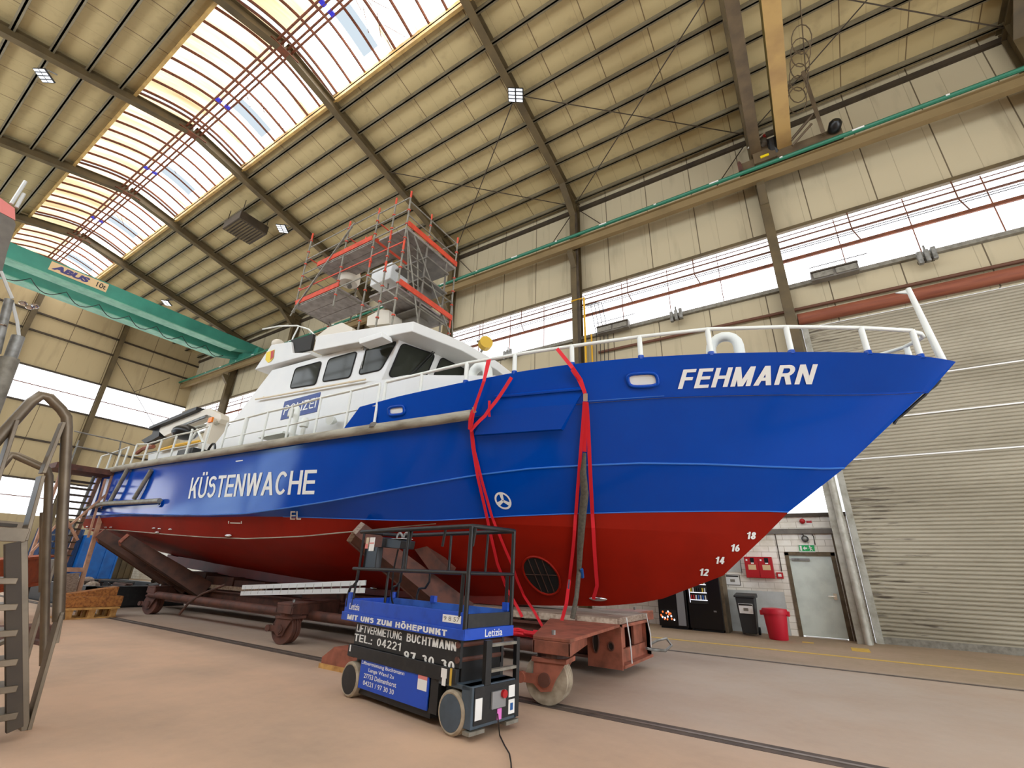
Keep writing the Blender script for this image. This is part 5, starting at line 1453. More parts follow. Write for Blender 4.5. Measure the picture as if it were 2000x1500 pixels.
t_ = MB(); put_text(t_, '10t', (-33.12, a.y + .80 * L_, zc - .15), (-33.12, a.y + .97 * L_, zc - .15), (-33.12, a.y + .80 * L_, zc + .17), (-33.12, a.y + .97 * L_, zc + .17), bold=.01); t_.build('lettering', 'letter_black', plo)
fs = MB(); pts = []
for k in range(8):
    for q in range(6):
        t = q / 6; y = 2.0 + 1.55 * (k + t); pts.append((-34.6, y, 15.75 - .55 * math.sin(math.pi * t)))
fs.tube(pts, .025, 5); fs.build('festoon_cable', 'cable_black', gc)

# ------------------------------------------------------------------ beige overhead crane, nearer
bc = empty('overhead_crane', (1.2, 15.7, 15.73)); tag(bc, 'tan overhead crane high up at the right, above the roller shutter bay', 'crane')
MB().box(1.38, 1.80, -5.6, 15.75, 16.25, 17.1).build('girder', 'crane_olive', bc)
MB().box(1.36, 1.82, -5.6, 15.75, 16.19, 16.25).build('bottom_flange', 'crane_beige', bc)
MB().box(.50, .86, -5.6, 15.6, 16.35, 16.55).build('walkway_girder', 'crane_brown', bc)
MB().box(.50, .54, -5.6, 15.6, 16.55, 17.0).build('walkway_girder', 'crane_brown', bc)
MB().box(.02, 3.3, 15.5, 15.85, 15.76, 16.2).build('end_carriage', 'crane_brown', bc)
MB().prism([(.55, 15.4, 15.85), (1.3, 15.4, 15.85), (1.25, 15.4, 16.5), (.55, 15.4, 16.7)], (0, .1, 0)).build('gusset', 'crane_brown', bc)
MB().box(.78, 1.06, 15.37, 15.4, 16.0, 16.1).build('rating_plate', 'hazard_yellow', bc)
MB().cyl((1.25, 15.2, 16.6), (1.25, 15.6, 16.2), .17, 14).build('drive_motor', 'black_steel', bc)
MB().lathe((1.0, 15.3, 16.5), (0, 0, 1), [(.12, 0), (.14, .1), (.1, .25)], 14).build('drive_motor', 'machine_grey', bc)
MB().cyl((1.05, 15.25, 16.75), (1.05, 15.25, 16.9), .05, 10).build('warning_lamp', 'red_paint', bc)
MB().tube([(.72, 15.3, 16.7), (.74, 12.5, 16.75)], .025, 6).build('conduit', 'sign_white', bc)
MB().tube([(.45, 15.3, 16.62), (1.1, 15.25, 17.0)], .03, 6).build('conduit', 'sign_white', bc)
MB().prism([(.0, 15.4, 15.8), (.14, 15.4, 15.8), (.14, 15.4, 16.15), (.07, 15.4, 16.3), (.0, 15.4, 16.15)], (0, .12, 0)).build('buffer', 'rust_and_shade', bc)
fm = MB(); fm.ibeam((2.75, 15.3, 15.95), (2.6, 14.6, 18.4), .12, .16); fm.tube([(1.8, 15.3, 16.2), (2.6, 15.1, 16.8)], .05, 6); fm.tube([(1.8, 15.3, 15.95), (2.5, 15.2, 16.5)], .04, 6); fm.tube([(2.7, 14.8, 18.5), (2.75, 11, 19.8)], .02, 5)
fm.build('cable_mast', 'crane_brown', bc)
MB().lathe((3.1, 15.35, 16.1), (0.3, -1, 0.4), [(.10, -.2), (.2, -.1), (.2, .15), (.12, .25)], 14).build('travel_motor', 'black_plastic', bc, smooth=50)
hs_ = MB(); random.seed(2)
for k in range(6):
    c = Vector((2.2 + .06 * k, 14.6 - .35 * k, 17.2 + .12 * k))
    hs_.tube([c + Vector((.28 * math.cos(a), -.25 * math.sin(a), .36 * math.sin(a))) for a in np.linspace(0, 2 * math.pi, 15)[:-1]], .018, 5, closed=True)
hs_.build('festoon_cable', 'crane_brown', bc)

# ------------------------------------------------------------------ lamps and heaters under the roof
def floodlight(loc, label, rz_=0.0, n=(2, 4), first=[None]):
    e = empty('floodlight', loc, rz_, world=False); tag(e, label, 'floodlight')
    w, h = .62, .5
    MB().box(-w / 2, w / 2, -h / 2, h / 2, .0, .06).build('housing', 'black_steel', e)
    for i in range(n[0]):
        for j in range(n[1]):
            x0 = -w / 2 + .03 + i * (w / n[0]); y0 = -h / 2 + .02 + j * (h / n[1])
            MB().box(x0, x0 + w / n[0] - .06, y0, y0 + h / n[1] - .045, -.012, .0).build('light_panel', 'lamp_white', e)
    MB().tube([(0, -.1, .06), (0, -.1, .3), (.1, .1, .45)], .03, 6).build('bracket', 'galv', e)
    return e
roof_l = [(1007, 186, 'black floodlight hung at the rafter right of the skylight, nearest to the camera', -7.6), (551, 447, 'black floodlight under the rafter beside the roof heater', -22.6), (85, 148, 'black floodlight under the roof at the left edge, left of the skylight', -22.6), (325, 592, 'small distant black floodlight under the far roof above the green crane', -37.6)]
for px, py, lab, X in roof_l:
    d = ray(px, py)
    if abs(px - 1007) < 3: p = at(px, py, X=-7.15 - .05); 
    else: p = at(px, py, X=X)
    p = EYE + (p - EYE) * 1.0
    # keep it just below the rafter
    t = np.linspace(3, 60, 4000); best = None
    for q in t:
        c = EYE + d * float(q)
        if c.z > rz(c.y) - 0.55: best = c; break
    e = floodlight(best, lab, rad(25))
    e.rotation_euler = (rad(-18), rad(12), rad(25))
d = ray(480, 446); 
for q in np.linspace(3, 60, 4000):
    c = EYE + d * float(q)
    if c.z > rz(c.y) - 0.5: break
hb_ = empty('unit_heater', c); tag(hb_, 'dark box shaped unit heater hanging under the roof left of the floodlight', 'heater')
MB().box(c.x - .9, c.x + .9, c.y - .8, c.y + .8, c.z - .25, c.z + .3).build('housing', 'dark_steel', hb_, bevel=.03)
lv = MB()
for k in range(9): lv.box(c.x - .85, c.x + .85, c.y - .7 + k * .16, c.y - .62 + k * .16, c.z - .28, c.z - .25)
lv.build('louvre', 'frame_steel', hb_)
hg = MB()
for sx in (-.8, .8):
    for sy in (-.7, .7): hg.tube([(c.x + sx, c.y + sy, c.z + .3), (c.x + sx, c.y + sy, rz(c.y + sy) + .45)], .02, 5)
hg.build('hanger', 'dark_steel', hb_)
# radiant heaters and three-tube lamps on the right wall
def heater(pa, pb, label):
    a, b = at(*pa, Y=16.15), at(*pb, Y=16.15); z0, z1 = 10.75, 11.12
    e = empty('radiant_heater', ((a.x + b.x) / 2, 16.15, z0)); tag(e, label, 'heater')
    MB().box(a.x, b.x, 16.1, 16.38, z0, z1).build('housing', 'machine_grey', e, bevel=.01)
    f = MB(); m_ = (a.x + b.x) / 2
    f.box(a.x + .06, m_ - .04, 16.06, 16.1, z0 + .05, z1 - .12); f.box(m_ + .04, b.x - .06, 16.06, 16.1, z0 + .05, z1 - .12); f.build('burner_panel', 'galv_dull', e)
    MB().box(a.x, b.x, 16.04, 16.08, z1 - .1, z1 - .07).build('guard_bar', 'dark_steel', e)
    MB().tube([(a.x, 16.1, z1 + .14), (b.x + .3, 16.1, z1 + .14)], .015, 5).build('gas_pipe', 'dark_steel', e)
    MB().box(a.x + .1, a.x + .16, 16.3, 16.385, z0 + .1, z0 + .16).build('bracket', 'dark_steel', e); MB().box(b.x - .16, b.x - .1, 16.3, 16.385, z0 + .1, z0 + .16).build('bracket', 'dark_steel', e)
heater((1167, 655), (1228, 640), 'grey radiant heater at the window sill beside the yellow pipe')
heater((1587, 553), (1680, 530), 'grey radiant heater at the window sill above the roller shutter')
def tube_lamp(px, py, label):
    c = at(px, py, Y=16.15)
    e = empty('wall_lamp', c); tag(e, label, 'lamp')
    for k in (-1, 0, 1): MB().box(c.x + k * .17 - .06, c.x + k * .17 + .06, 16.05, 16.2, c.z - .22 + .03 * k, c.z + .2 + .03 * k).build('lamp_tube', 'galv', e, bevel=.02)
    MB().box(c.x - .2, c.x + .2, 16.2, 16.385, c.z - .1, c.z - .02).build('bracket', 'dark_steel', e); MB().cyl((c.x, 16.15, c.z + .2), (c.x, 16.15, c.z + .38), .03, 6).build('stub', 'galv', e)
tube_lamp(1321, 616, 'grey three tube lamp on the sill above the foredeck rail'); tube_lamp(1810, 500, 'grey three tube lamp on the sill above the shutter, right of the heater'); tube_lamp(992, 692, 'small grey three tube lamp on the sill right of the wheelhouse')

# ------------------------------------------------------------------ pipes and cables on the right wall
def pipe(name, pts, r, m, label, cat='pipe', group=None):
    o = MB().tube(pts, r, 8).build(name, m, None, smooth=60); tag(o, label, cat, group); return o
for z, r, lab in ((13.02, .018, 'thin cable line just below the top edge of the window band'), (12.84, .03, 'rusty pipe across the window band, highest of the thick ones'), (12.55, .04, 'thick rusty pipe across the window band above two thin cables'), (12.44, .014, 'thin black cable below the thick pipe across the window band'), (12.36, .014, 'lowest thin black cable across the window band above the glazing bar')):
    pipe('wall_pipe', [(XE + .3, 16.42, z), (14, 16.42, z)], r, 'brown_pipe' if r > .016 else 'cable_black', lab)
hg_ = []
for x in (-12.5, -10.2, -4.9, -2.2, 2.9, 5.6):
    h = MB().tube([(x, 16.42, 13.25), (x, 16.40, 12.5), (x + .15, 16.45, 12.06)], .022, 5).build('pipe_hanger', 'brown_pipe'); tag(h, 'thin bent hanger rod carrying the pipes across the window band', 'hanger', 'pipe hangers on the window band')
a, b = at(1169, 688, Y=16.4), at(2010, 506, Y=16.4)
pipe('wall_pipe', [(a.x, 16.42, a.z), (14, 16.42, a.z + (b.z - a.z) * (14 - a.x) / (b.x - a.x))], .06, 'brown_pipe', 'brown pipe sloping along the wall panels above the bow rail')
p = at(1141, 600, Y=15.95); pipe('gas_pipe', [(p.x, 15.95, 6.2), (p.x, 15.95, 12.6), (p.x - .6, 15.95, 12.6)], .045, 'yellow_pipe', 'yellow gas pipe running up the column face with a branch at the window')
p = at(1156, 680, Y=16.3); pipe('gas_pipe', [(p.x, 16.3, 6.2), (p.x, 16.3, 10.9)], .04, 'yellow_pipe', 'short yellow gas pipe right of the column below the heater')
for k in range(4):
    x = p.x - .25 + .17 * k + .35
    pipe('cable', [(x, 16.36, 6.0), (x + .1, 16.36, 10.9), (x - .1, 16.36, 12.4), (x - .5, 16.36, 12.48)], .015, 'cable_black', 'thin black cable dropping down the window beside the yellow pipes', 'cable', 'cables beside the yellow pipes')
pipe('conduit', [(-7.0, 16.0, 2.5), (-7.0, 16.0, 17.5)], .07, 'dark_steel', 'dark vertical conduit in the web of the column behind the bow')

# ------------------------------------------------------------------ along the masonry wall
def wallbox(px0, py0, px1, py1, y=YW - .02):
    a, b = at((px0 + px1) / 2 - abs(px1 - px0) / 2, (py0 + py1) / 2, Y=y), at((px0 + px1) / 2 + abs(px1 - px0) / 2, (py0 + py1) / 2, Y=y)
    t, u = at((px0 + px1) / 2, py0, Y=y), at((px0 + px1) / 2, py1, Y=y)
    return a.x, b.x, u.z, t.z
def wall_thing(name, label, cat, box, m, depth=.05, y=YW - .02):
    x0, x1, z0, z1 = box
    e = empty(name, ((x0 + x1) / 2, y, z0)); tag(e, label, cat)
    return e, (lambda nm, mt, u0, u1, v0, v1, d0, d1, par=None, bev=0: MB().box(x0 + (x1 - x0) * u0, x0 + (x1 - x0) * u1, y - d1, y - d0, z0 + (z1 - z0) * v0, z0 + (z1 - z0) * v1).build(nm, mt, par or e, bevel=bev))
e, B = wall_thing('fire_hose_cabinet', 'red twin fire cabinet on the masonry wall left of the door', 'fire cabinet', wallbox(1457, 1088, 1511, 1129), 'red_paint')
B('body', 'red_paint', 0, 1, 0, 1, 0, .18, None, .008)
for u in (.0, .51):
    dr = B('cabinet_door', 'red_paint', u + .01, u + .48, .02, .98, .18, .195)
    B('notice', 'plate_tan', u + .12, u + .40, .38, .62, .195, .198, dr); B('handle', 'black_plastic', u + .22, u + .36, .72, .95, .195, .2, dr); B('handle_plate', 'sign_white', u + .24, u + .34, .66, .72, .195, .2, dr); B('round_sign', 'sign_white', u + .06, u + .12, .80, .88, .195, .198, dr)
e, B = wall_thing('fire_alarm_call_point', 'small red fire alarm call point between cabinet and door', 'alarm', wallbox(1517, 1118, 1530, 1130), 'red_paint')
B('body', 'red_paint', 0, 1, 0, 1, 0, .06); B('call_label', 'sign_white', .25, .75, .3, .75, .06, .063)
e, B = wall_thing('exit_sign', 'green emergency exit sign above the grey door', 'sign', wallbox(1561, 1065, 1591, 1077), 'exit_green')
B('panel', 'exit_green', 0, 1, 0, 1, 0, .04); B('frame', 'sign_white', -.02, 1.02, -.12, 0, 0, .045); B('frame', 'sign_white', -.02, 1.02, 1, 1.08, 0, .045)
x0, x1, z0, z1 = wallbox(1561, 1065, 1591, 1077); y = YW - .063
pg = MB(); w_ = x1 - x0; h_ = z1 - z0
pg.box(x0 + .06 * w_, x0 + .18 * w_, y, y + .002, z0 + .1 * h_, z0 + .9 * h_)
pg.prism([(x0 + .25 * w_, y, z0 + .5 * h_), (x0 + .38 * w_, y, z0 + .85 * h_), (x0 + .38 * w_, y, z0 + .62 * h_), (x0 + .52 * w_, y, z0 + .62 * h_), (x0 + .52 * w_, y, z0 + .38 * h_), (x0 + .38 * w_, y, z0 + .38 * h_), (x0 + .38 * w_, y, z0 + .15 * h_)], (0, .002, 0))
pg.sphere((x0 + .70 * w_, y, z0 + .82 * h_), .02, .003, .02, 8, 6)
pg.bar((x0 + .70 * w_, y, z0 + .7 * h_), (x0 + .76 * w_, y, z0 + .4 * h_), .003, .03); pg.bar((x0 + .76 * w_, y, z0 + .4 * h_), (x0 + .68 * w_, y, z0 + .1 * h_), .003, .02); pg.bar((x0 + .76 * w_, y, z0 + .4 * h_), (x0 + .86 * w_, y, z0 + .15 * h_), .003, .02); pg.bar((x0 + .62 * w_, y, z0 + .5 * h_), (x0 + .84 * w_, y, z0 + .62 * h_), .003, .015)
pg.build('pictogram', 'sign_white', e)
e = empty('alarm_beacon', at(1567, 1018, Y=YW - .1)); tag(e, 'dark red alarm beacon on the wall above the ledge', 'alarm')
c = at(1567, 1018, Y=YW - .05); MB().lathe(c + Vector((0, .03, 0)), (0, -1, 0), [(.06, 0), (.075, .02), (.07, .1), (.03, .13)], 14).build('lens', 'red_paint', e, smooth=50)
e, B = wall_thing('alarm_label', 'small red lettered label beside the alarm beacon', 'sign', wallbox(1574, 1016, 1586, 1021), 'sign_white'); B('plate', 'sign_white', 0, 1, -.6, 1, 0, .008); B('red_stripe', 'red_paint', 0.05, .95, -.1, .8, .008, .01)
c = at(1572, 1051, Y=YW - .1)
e = empty('bulkhead_lamp', c); tag(e, 'round dark bulkhead lamp on the wall over the exit sign', 'lamp')
MB().tube([(c.x - .04, YW - .02, c.z + .12), (c.x - .04, YW - .12, c.z + .12), (c.x, YW - .12, c.z)], .02, 6).build('bracket', 'dark_steel', e); MB().lathe((c.x, YW - .06, c.z - .02), (0, -1, 0), [(.09, -.02), (.09, .06)], 16).build('lamp_ring', 'black_steel', e); MB().sphere((c.x, YW - .12, c.z - .02), .07, .04, .07).build('lens', 'galv', e, smooth=60)
pipe('conduit', [at(1540, 1042, Y=YW - .04), at(1585, 1042, Y=YW - .04), at(1589, 1048, Y=YW - .04), at(1592, 1064, Y=YW - .04)], .012, 'dark_steel', 'thin conduit looping over the exit sign to the lamp', 'conduit')
pipe('conduit', [at(1513, 1040, Y=YW - .04), at(1520, 1075, Y=YW - .04), at(1527, 1116, Y=YW - .04)], .012, 'dark_steel', 'thin conduit dropping from the ledge to the alarm call point', 'conduit')
e, B = wall_thing('framed_notice', 'white framed notice with a black header above the dark bin', 'notice', wallbox(1416, 1122, 1446, 1143), 'sign_white')
B('frame', 'machine_grey', 0, 1, 0, 1, 0, .02); B('paper', 'sign_white', .05, .95, .06, .94, .02, .023); B('header', 'black_plastic', .1, .9, .78, .9, .023, .025); B('emblem', 'galv_dull', .35, .65, .3, .55, .023, .025)
e, B = wall_thing('notice_board', 'pale blue white board on the wall above the framed notice', 'notice', wallbox(1418, 1084, 1447, 1117), 'plaster'); B('board', 'plaster', 0, 1, 0, 1, 0, .02, None); B('edge', 'machine_grey', .96, 1, -.03, 1.03, 0, .025)

# wheelie bin, red tub
def tapered(x0, x1, y0, y1, z0, z1, k=.06, ky=.06):
    return MB().add([(x0 + k, y0 + ky, z0), (x1 - k, y0 + ky, z0), (x1 - k, y1 - .02, z0), (x0 + k, y1 - .02, z0), (x0, y0, z1), (x1, y0, z1), (x1, y1, z1), (x0, y1, z1)], [(0, 3, 2, 1), (4, 5, 6, 7), (0, 1, 5, 4), (1, 2, 6, 5), (2, 3, 7, 6), (3, 0, 4, 7)])
bx = -1.98; e = empty('wheelie_bin', (bx, 15.7, 0)); tag(e, 'dark grey wheelie bin with a white notice on its front', 'bin')
tapered(bx - .24, bx + .24, 15.4, 15.95, .05, .95).build('bin_body', 'bin_dark', e, bevel=.02)
MB().prism([(bx - .27, 15.36, .95), (bx - .27, 15.36, 1.0), (bx - .27, 15.95, 1.06), (bx - .27, 16.0, 1.0), (bx - .27, 16.0, .95)], (.54, 0, 0)).build('bin_lid', 'bin_dark', e, bevel=.01)
MB().prism([(bx - .17, 15.407, .55), (bx + .17, 15.407, .55), (bx + .18, 15.393, .80), (bx - .18, 15.393, .80)], (0, -.006, 0)).build('notice', 'sign_white', e)
MB().prism([(bx - .17, 15.390, .75), (bx + .17, 15.390, .75), (bx + .17, 15.387, .79), (bx - .17, 15.387, .79)], (0, -.006, 0)).build('notice_header', 'black_plastic', e)
MB().box(bx - .06, bx + .06, 15.388, 15.394, .62, .69).build('notice_emblem', 'galv_dull', e)
for s in (-1, 1): MB().cyl((bx + s * .2 - .03, 15.93, .1), (bx + s * .2 + .03, 15.93, .1), .1, 16).build('wheel', 'rubber_black', e)
MB().tube([(bx - .22, 15.98, 1.02), (bx - .2, 16.08, 1.04), (bx + .2, 16.08, 1.04), (bx + .22, 15.98, 1.02)], .018, 6).build('handle', 'bin_dark', e)
cx, cy2 = -1.27, 15.2
e = empty('waste_tub', (cx, cy2, 0)); tag(e, 'round red plastic waste tub with flared rim beside the wheelie bin', 'bin')
MB().lathe((cx, cy2, 0), (0, 0, 1), [(.21, 0), (.225, .02), (.275, .60), (.30, .60), (.31, .66), (.30, .71), (.27, .71), (.26, .66)], 28).build('tub_body', 'red_bin', e, smooth=40)
MB().lathe((cx, cy2, .70), (0, 0, 1), [(.30, 0), (.29, .03), (.05, .05)], 28).build('tub_lid', 'red_bin', e, smooth=40)
for s in (-1, 1): MB().box(cx + s * .31 - .04, cx + s * .31 + .04, cy2 - .08, cy2 + .08, .56, .68).build('handle', 'red_bin', e, bevel=.015)
# vending machines
def vend(x0, x1, label):
    e = empty('vending_machine', ((x0 + x1) / 2, 15.85, 0)); tag(e, label, 'vending machine')
    MB().box(x0, x1, 15.55, 16.35, .06, 1.83).build('cabinet', 'black_plastic', e, bevel=.01); MB().box(x0 + .04, x1 - .04, 15.6, 16.3, 0, .06).build('plinth', 'rubber_black', e)
    return e
e = vend(-3.55, -2.62, 'black snack vending machine with lit shelves, nearest to the dark bin')
MB().box(-2.62, -2.54, 15.62, 16.35, 0, 1.83).build('side_cladding', 'door_frame', e)
win = MB().box(-3.47, -2.98, 15.545, 15.552, .72, 1.7).build('display_window', 'cabin_dark', e)
for k, z in enumerate((.82, 1.02, 1.24, 1.46)):
    MB().box(-3.46, -2.99, 15.535, 15.545, z - .012, z + .008).build('shelf', 'vend_glow', win)
    for q in range(7):
        x = -3.43 + q * .065; mt = ['drink_red', 'drink_red', 'snack_white', 'drink_blue', 'snack_white', 'drink_blue', 'snack_white'][q] if k == 0 else ['snack_yellow', 'snack_white', 'black_plastic', 'black_plastic', 'black_plastic', 'snack_yellow', 'snack_white'][q]
        it = MB().cyl((x, 15.53, z + .01), (x, 15.53, z + .13), .02, 8).build('vended_item', mt, None); tag(it, 'small drink or snack standing on the lit vending machine shelf', 'snack', 'drinks and snacks in the vending machine')
MB().box(-3.49, -3.475, 15.54, 15.552, .74, 1.68).build('light_strip', 'vend_glow', e)
MB().box(-2.86, -2.78, 15.543, 15.551, .52, .56).build('coin_return', 'galv', e); MB().box(-2.84, -2.78, 15.543, 15.551, 1.4, 1.5).build('card_reader', 'machine_grey', e)
e = vend(-4.45, -3.60, 'black and grey hot drinks machine with a glowing picture, left of the snack machine')
MB().box(-3.88, -3.66, 15.54, 15.552, .1, 1.7).build('grey_panel', 'grey_plastic', e)
pc_ = MB().box(-4.40, -3.92, 15.54, 15.552, .2, .5).build('lit_picture', 'cabin_dark', e)
random.seed(9)
for k in range(16):
    x, z = -4.38 + .43 * random.random(), .22 + .25 * random.random()
    MB().sphere((x, 15.538, z), .025, .004, .03, 8, 6).build('picture_spot', 'vend_fire' if k % 3 else 'vend_glow', pc_)

# ------------------------------------------------------------------ foreground steel stairs at the left edge
ns = empty('platform_stairs', (-6.3, 1.87, 0)); tag(ns, 'worn galvanised platform stairs with tube handrail at the left edge', 'stairs')
def q_(px, py, X=-6.3): return at(px, py, X=X)
def rect(name, a, b, w, h, m='stair_steel', par=None): return MB().bar(a, b, w, h, (1, 0, 0)).build(name, m, par or ns, bevel=.004)
rect('upright', q_(46, 1425), q_(43, 1055), .055, .11); rect('upright', q_(28, 1425, -6.0), q_(24, 1060, -6.0), .10, .05, 'dark_steel')
rect('platform_beam', q_(-60, 1040), q_(48, 1046), .12, .19)
rect('platform_beam', q_(-60, 1022, -7.4), q_(40, 1030, -7.4), .1, .15)
MB().box(-7.4, -6.35, q_(-60, 1010).y, q_(44, 1010).y, q_(20, 1024).z - .02, q_(20, 1024).z + .01).build('platform_grating', 'dark_steel', ns)
for py in (1128, 1178, 1228, 1284, 1335, 1387):
    a, b = q_(-70, py, -6.05), q_(30, py, -6.05)
    MB().box(-6.25, -5.95, a.y, b.y, b.z - .05, b.z).build('tread', 'stair_steel', ns, bevel=.004)
rect('brace', q_(-30, 1268), q_(52, 1235), .03, .10)
MB().tube([q_(-40, 900), q_(0, 853), q_(60, 786), q_(80, 772), q_(96, 776), q_(120, 800), q_(130, 815), q_(131, 835), q_(122, 1010), q_(114, 1212)], .047, 10).build('hand_rail', 'stair_steel', ns, smooth=60)
MB().tube([q_(-10, 925, -6.6), q_(12, 898, -6.6), q_(22, 888, -6.6), q_(32, 890, -6.6), q_(92, 917, -6.6), q_(96, 930, -6.6), q_(90, 1080, -6.6), q_(86, 1298, -6.6)], .036, 10).build('hand_rail', 'stair_steel', ns, smooth=60)
MB().tube([q_(86, 1000, -7.2), q_(84, 1155, -7.2)], .036, 8).build('rail_post', 'stair_steel', ns)
rect('rail_post', q_(122, 826), q_(82, 925), .03, .13); rect('rail_post', q_(80, 930), q_(46, 1056), .03, .17)
rect('rail_post', q_(30, 822), q_(-8, 940), .03, .16)
rect('stringer', q_(116, 1200), q_(53, 1424), .03, .13); rect('stringer', q_(106, 1092, -8.2), q_(49, 1290, -8.2), .03, .15)
rect('stringer_foot', q_(118, 1195), q_(107, 1255), .03, .12)
# tall telescopic mast reaching up behind the stairs
tmx = -9.0
tm_ = empty('mast_lift', (tmx, 1.6, 0)); tag(tm_, 'grey telescopic mast with a pink capped box at the left edge', 'mast lift')
def q9(px, py): return at(px, py, X=tmx)
MB().prism([q9(-30, 398), q9(28, 430), q9(31, 440), q9(14, 492), q9(2, 540), q9(-30, 545)], (-.5, 0, 0)).build('mast_head', 'machine_grey', tm_)
MB().prism([q9(-30, 372), q9(0, 386), q9(29, 407), q9(30, 430), q9(-30, 398)], (-.52, 0, 0)).build('head_cap', 'red_cap', tm_)
MB().tube([q9(22, 398), q9(50, 354)], .022, 6).build('aerial', 'alu', tm_); MB().tube([q9(32, 405), q9(47, 378)], .022, 6).build('aerial', 'alu', tm_)
MB().tube([q9(18, 585), q9(4, 640), q9(-8, 690)], .05, 10).build('ram_tube', 'galv', tm_, smooth=60)
MB().tube([q9(36, 657), q9(20, 700), q9(-6, 770)], .07, 10).build('ram_tube', 'galv', tm_, smooth=60); MB().tube([q9(20, 700), q9(-30, 830), q9(-60, 910)], .10, 10).build('ram_tube', 'galv_dull', tm_, smooth=60)
MB().tube([q9(2, 530), q9(14, 560), q9(24, 583)], .02, 6).build('ram_rod', 'alu', tm_); MB().tube([q9(24, 590), q9(34, 630), q9(37, 655)], .02, 6).build('ram_rod', 'alu', tm_)
MB().tube([q9(-70, 560), q9(-60, 910), (tmx, .2, 0.0)], .12, 10).build('mast_tube', 'machine_grey', tm_)
MB().box(tmx - .6, tmx + .6, -.6, .8, 0, .35).build('mast_base', 'machine_grey', tm_)
for px, py in ((45, 592), (58, 600), (68, 598), (5, 636)): MB().sphere(q9(px, py), .07, .05, .03, 8, 6).build('lamp_glint', 'chrome', tm_)

# boarding stairs up to the stern
bs = empty('boarding_stairs', at(150, 1165, X=-18.5)); tag(bs, 'brown boarding stairs leading up to the stern of the boat', 'stairs')
def qs(px, py, X=-18.5): return at(px, py, X=X)
def rs(name, a, b, w, h, m='wood_grey'): return MB().bar(a, b, w, h, (1, 0, 0)).build(name, m, bs)
MB().box(-19.6, -18.4, qs(105, 915).y, qs(224, 921).y, qs(222, 921).z - .14, qs(222, 921).z + .02).build('landing', 'rust_and_shade', bs)
rs('stringer', qs(222, 926), qs(150, 1165), .10, .10, 'stair_pink'); rs('stringer', qs(196, 930, -19.4), qs(118, 1120, -19.4), .10, .08, 'stair_pink')
rs('post', qs(206, 935), qs(172, 1050), .05, .06, 'stair_pink')
for k in range(12):
    t = k / 11; a = qs(135 - 38 * t, 935 + 140 * t, -19.2); b = qs(184 - 46 * t, 943 + 140 * t, -19.2)
    MB().box(-19.35, -19.05, a.y, b.y, b.z - .05, b.z - .01).build('tread', 'dark_steel', bs)
rs('stringer', qs(184, 930, -19.2), qs(106, 1120, -19.2), .06, .12, 'galv_dull'); rs('stringer', qs(118, 925, -19.2), qs(60, 1085, -19.2), .06, .12, 'stair_pink')
rs('brace', qs(232, 945), qs(120, 1040), .05, .08, 'stair_pink'); rs('brace', qs(128, 1012), qs(152, 1055), .05, .10, 'stair_pink'); rs('brace', qs(60, 1080), qs(125, 1010), .05, .08, 'stair_pink')
rs('cross_beam', qs(110, 1112), qs(164, 1113), .12, .12, 'stair_pink'); rs('foot_plate', qs(140, 1120), qs(130, 1168), .3, .25, 'wood_grey')
for y0, y1, X in (((140, 843), (136, 912), -19.0), ((145, 842), (236, 862), -19.0), ((236, 862), (270, 872), -19.0), ((154, 860), (134, 915), -19.5), ((152, 872), (250, 892), -19.0), ((236, 862), (228, 915), -18.6)):
    MB().tube([qs(*y0, X), qs(*y1, X)], .022, 6).build('hand_rail', 'galv', bs)

# ------------------------------------------------------------------ things on the floor at the stern
def floor_box(name, label, cat, px0, px1, py_top, X, depth, m, z0=0.0):
    a, b = at(px0, 1100, X=X), at(px1, 1100, X=X); zt_ = at((px0 + px1) / 2, py_top, X=X).z
    e = empty(name, ((X - depth / 2), (a.y + b.y) / 2, z0)); tag(e, label, cat)
    MB().box(X - depth, X, a.y, b.y, z0 + .12, zt_).build('body', m, e, bevel=.02)
    r = MB(); n = max(3, int((b.y - a.y) / .5))
    for k in range(n + 1):
        y = a.y + (b.y - a.y) * k / n; r.box(X, X + .06, y - .05, y + .05, z0 + .12, zt_)
    r.build('side_rib', m, e); MB().box(X - depth, X + .02, a.y, b.y, z0, z0 + .12).build('skid', 'dark_steel', e)
    return e
floor_box('steel_skip', 'bright blue steel skip standing at the far end wall behind the stern', 'skip', 150, 224, 1046, -40.0, 2.2, 'blue_skip')
floor_box('steel_skip', 'dark navy ribbed skip at the far end, left of the bright blue one', 'skip', 68, 140, 1030, -40.6, 2.2, 'navy_skip')
floor_box('wooden_crate', 'tan crate at the far end wall, right of the bright blue skip', 'crate', 226, 262, 1070, -41.0, 1.5, 'frame_steel')
bb = at(346, 1101, X=-26); bl = empty('plastic_barrel', (-26, bb.y, 0)); tag(bl, 'blue plastic barrel standing behind the keel at the stern', 'barrel')
MB().lathe((-26, bb.y, 0), (0, 0, 1), [(.26, 0), (.29, .05), (.29, .3), (.31, .33), (.29, .36), (.29, .62), (.31, .65), (.29, .68), (.28, .88), (.2, .93)], 20).build('barrel_body', 'barrel_blue', bl, smooth=40)
MB().cyl((-26, bb.y, .93), (-26, bb.y, .97), .05, 10).build('bung', 'sign_white', bl)
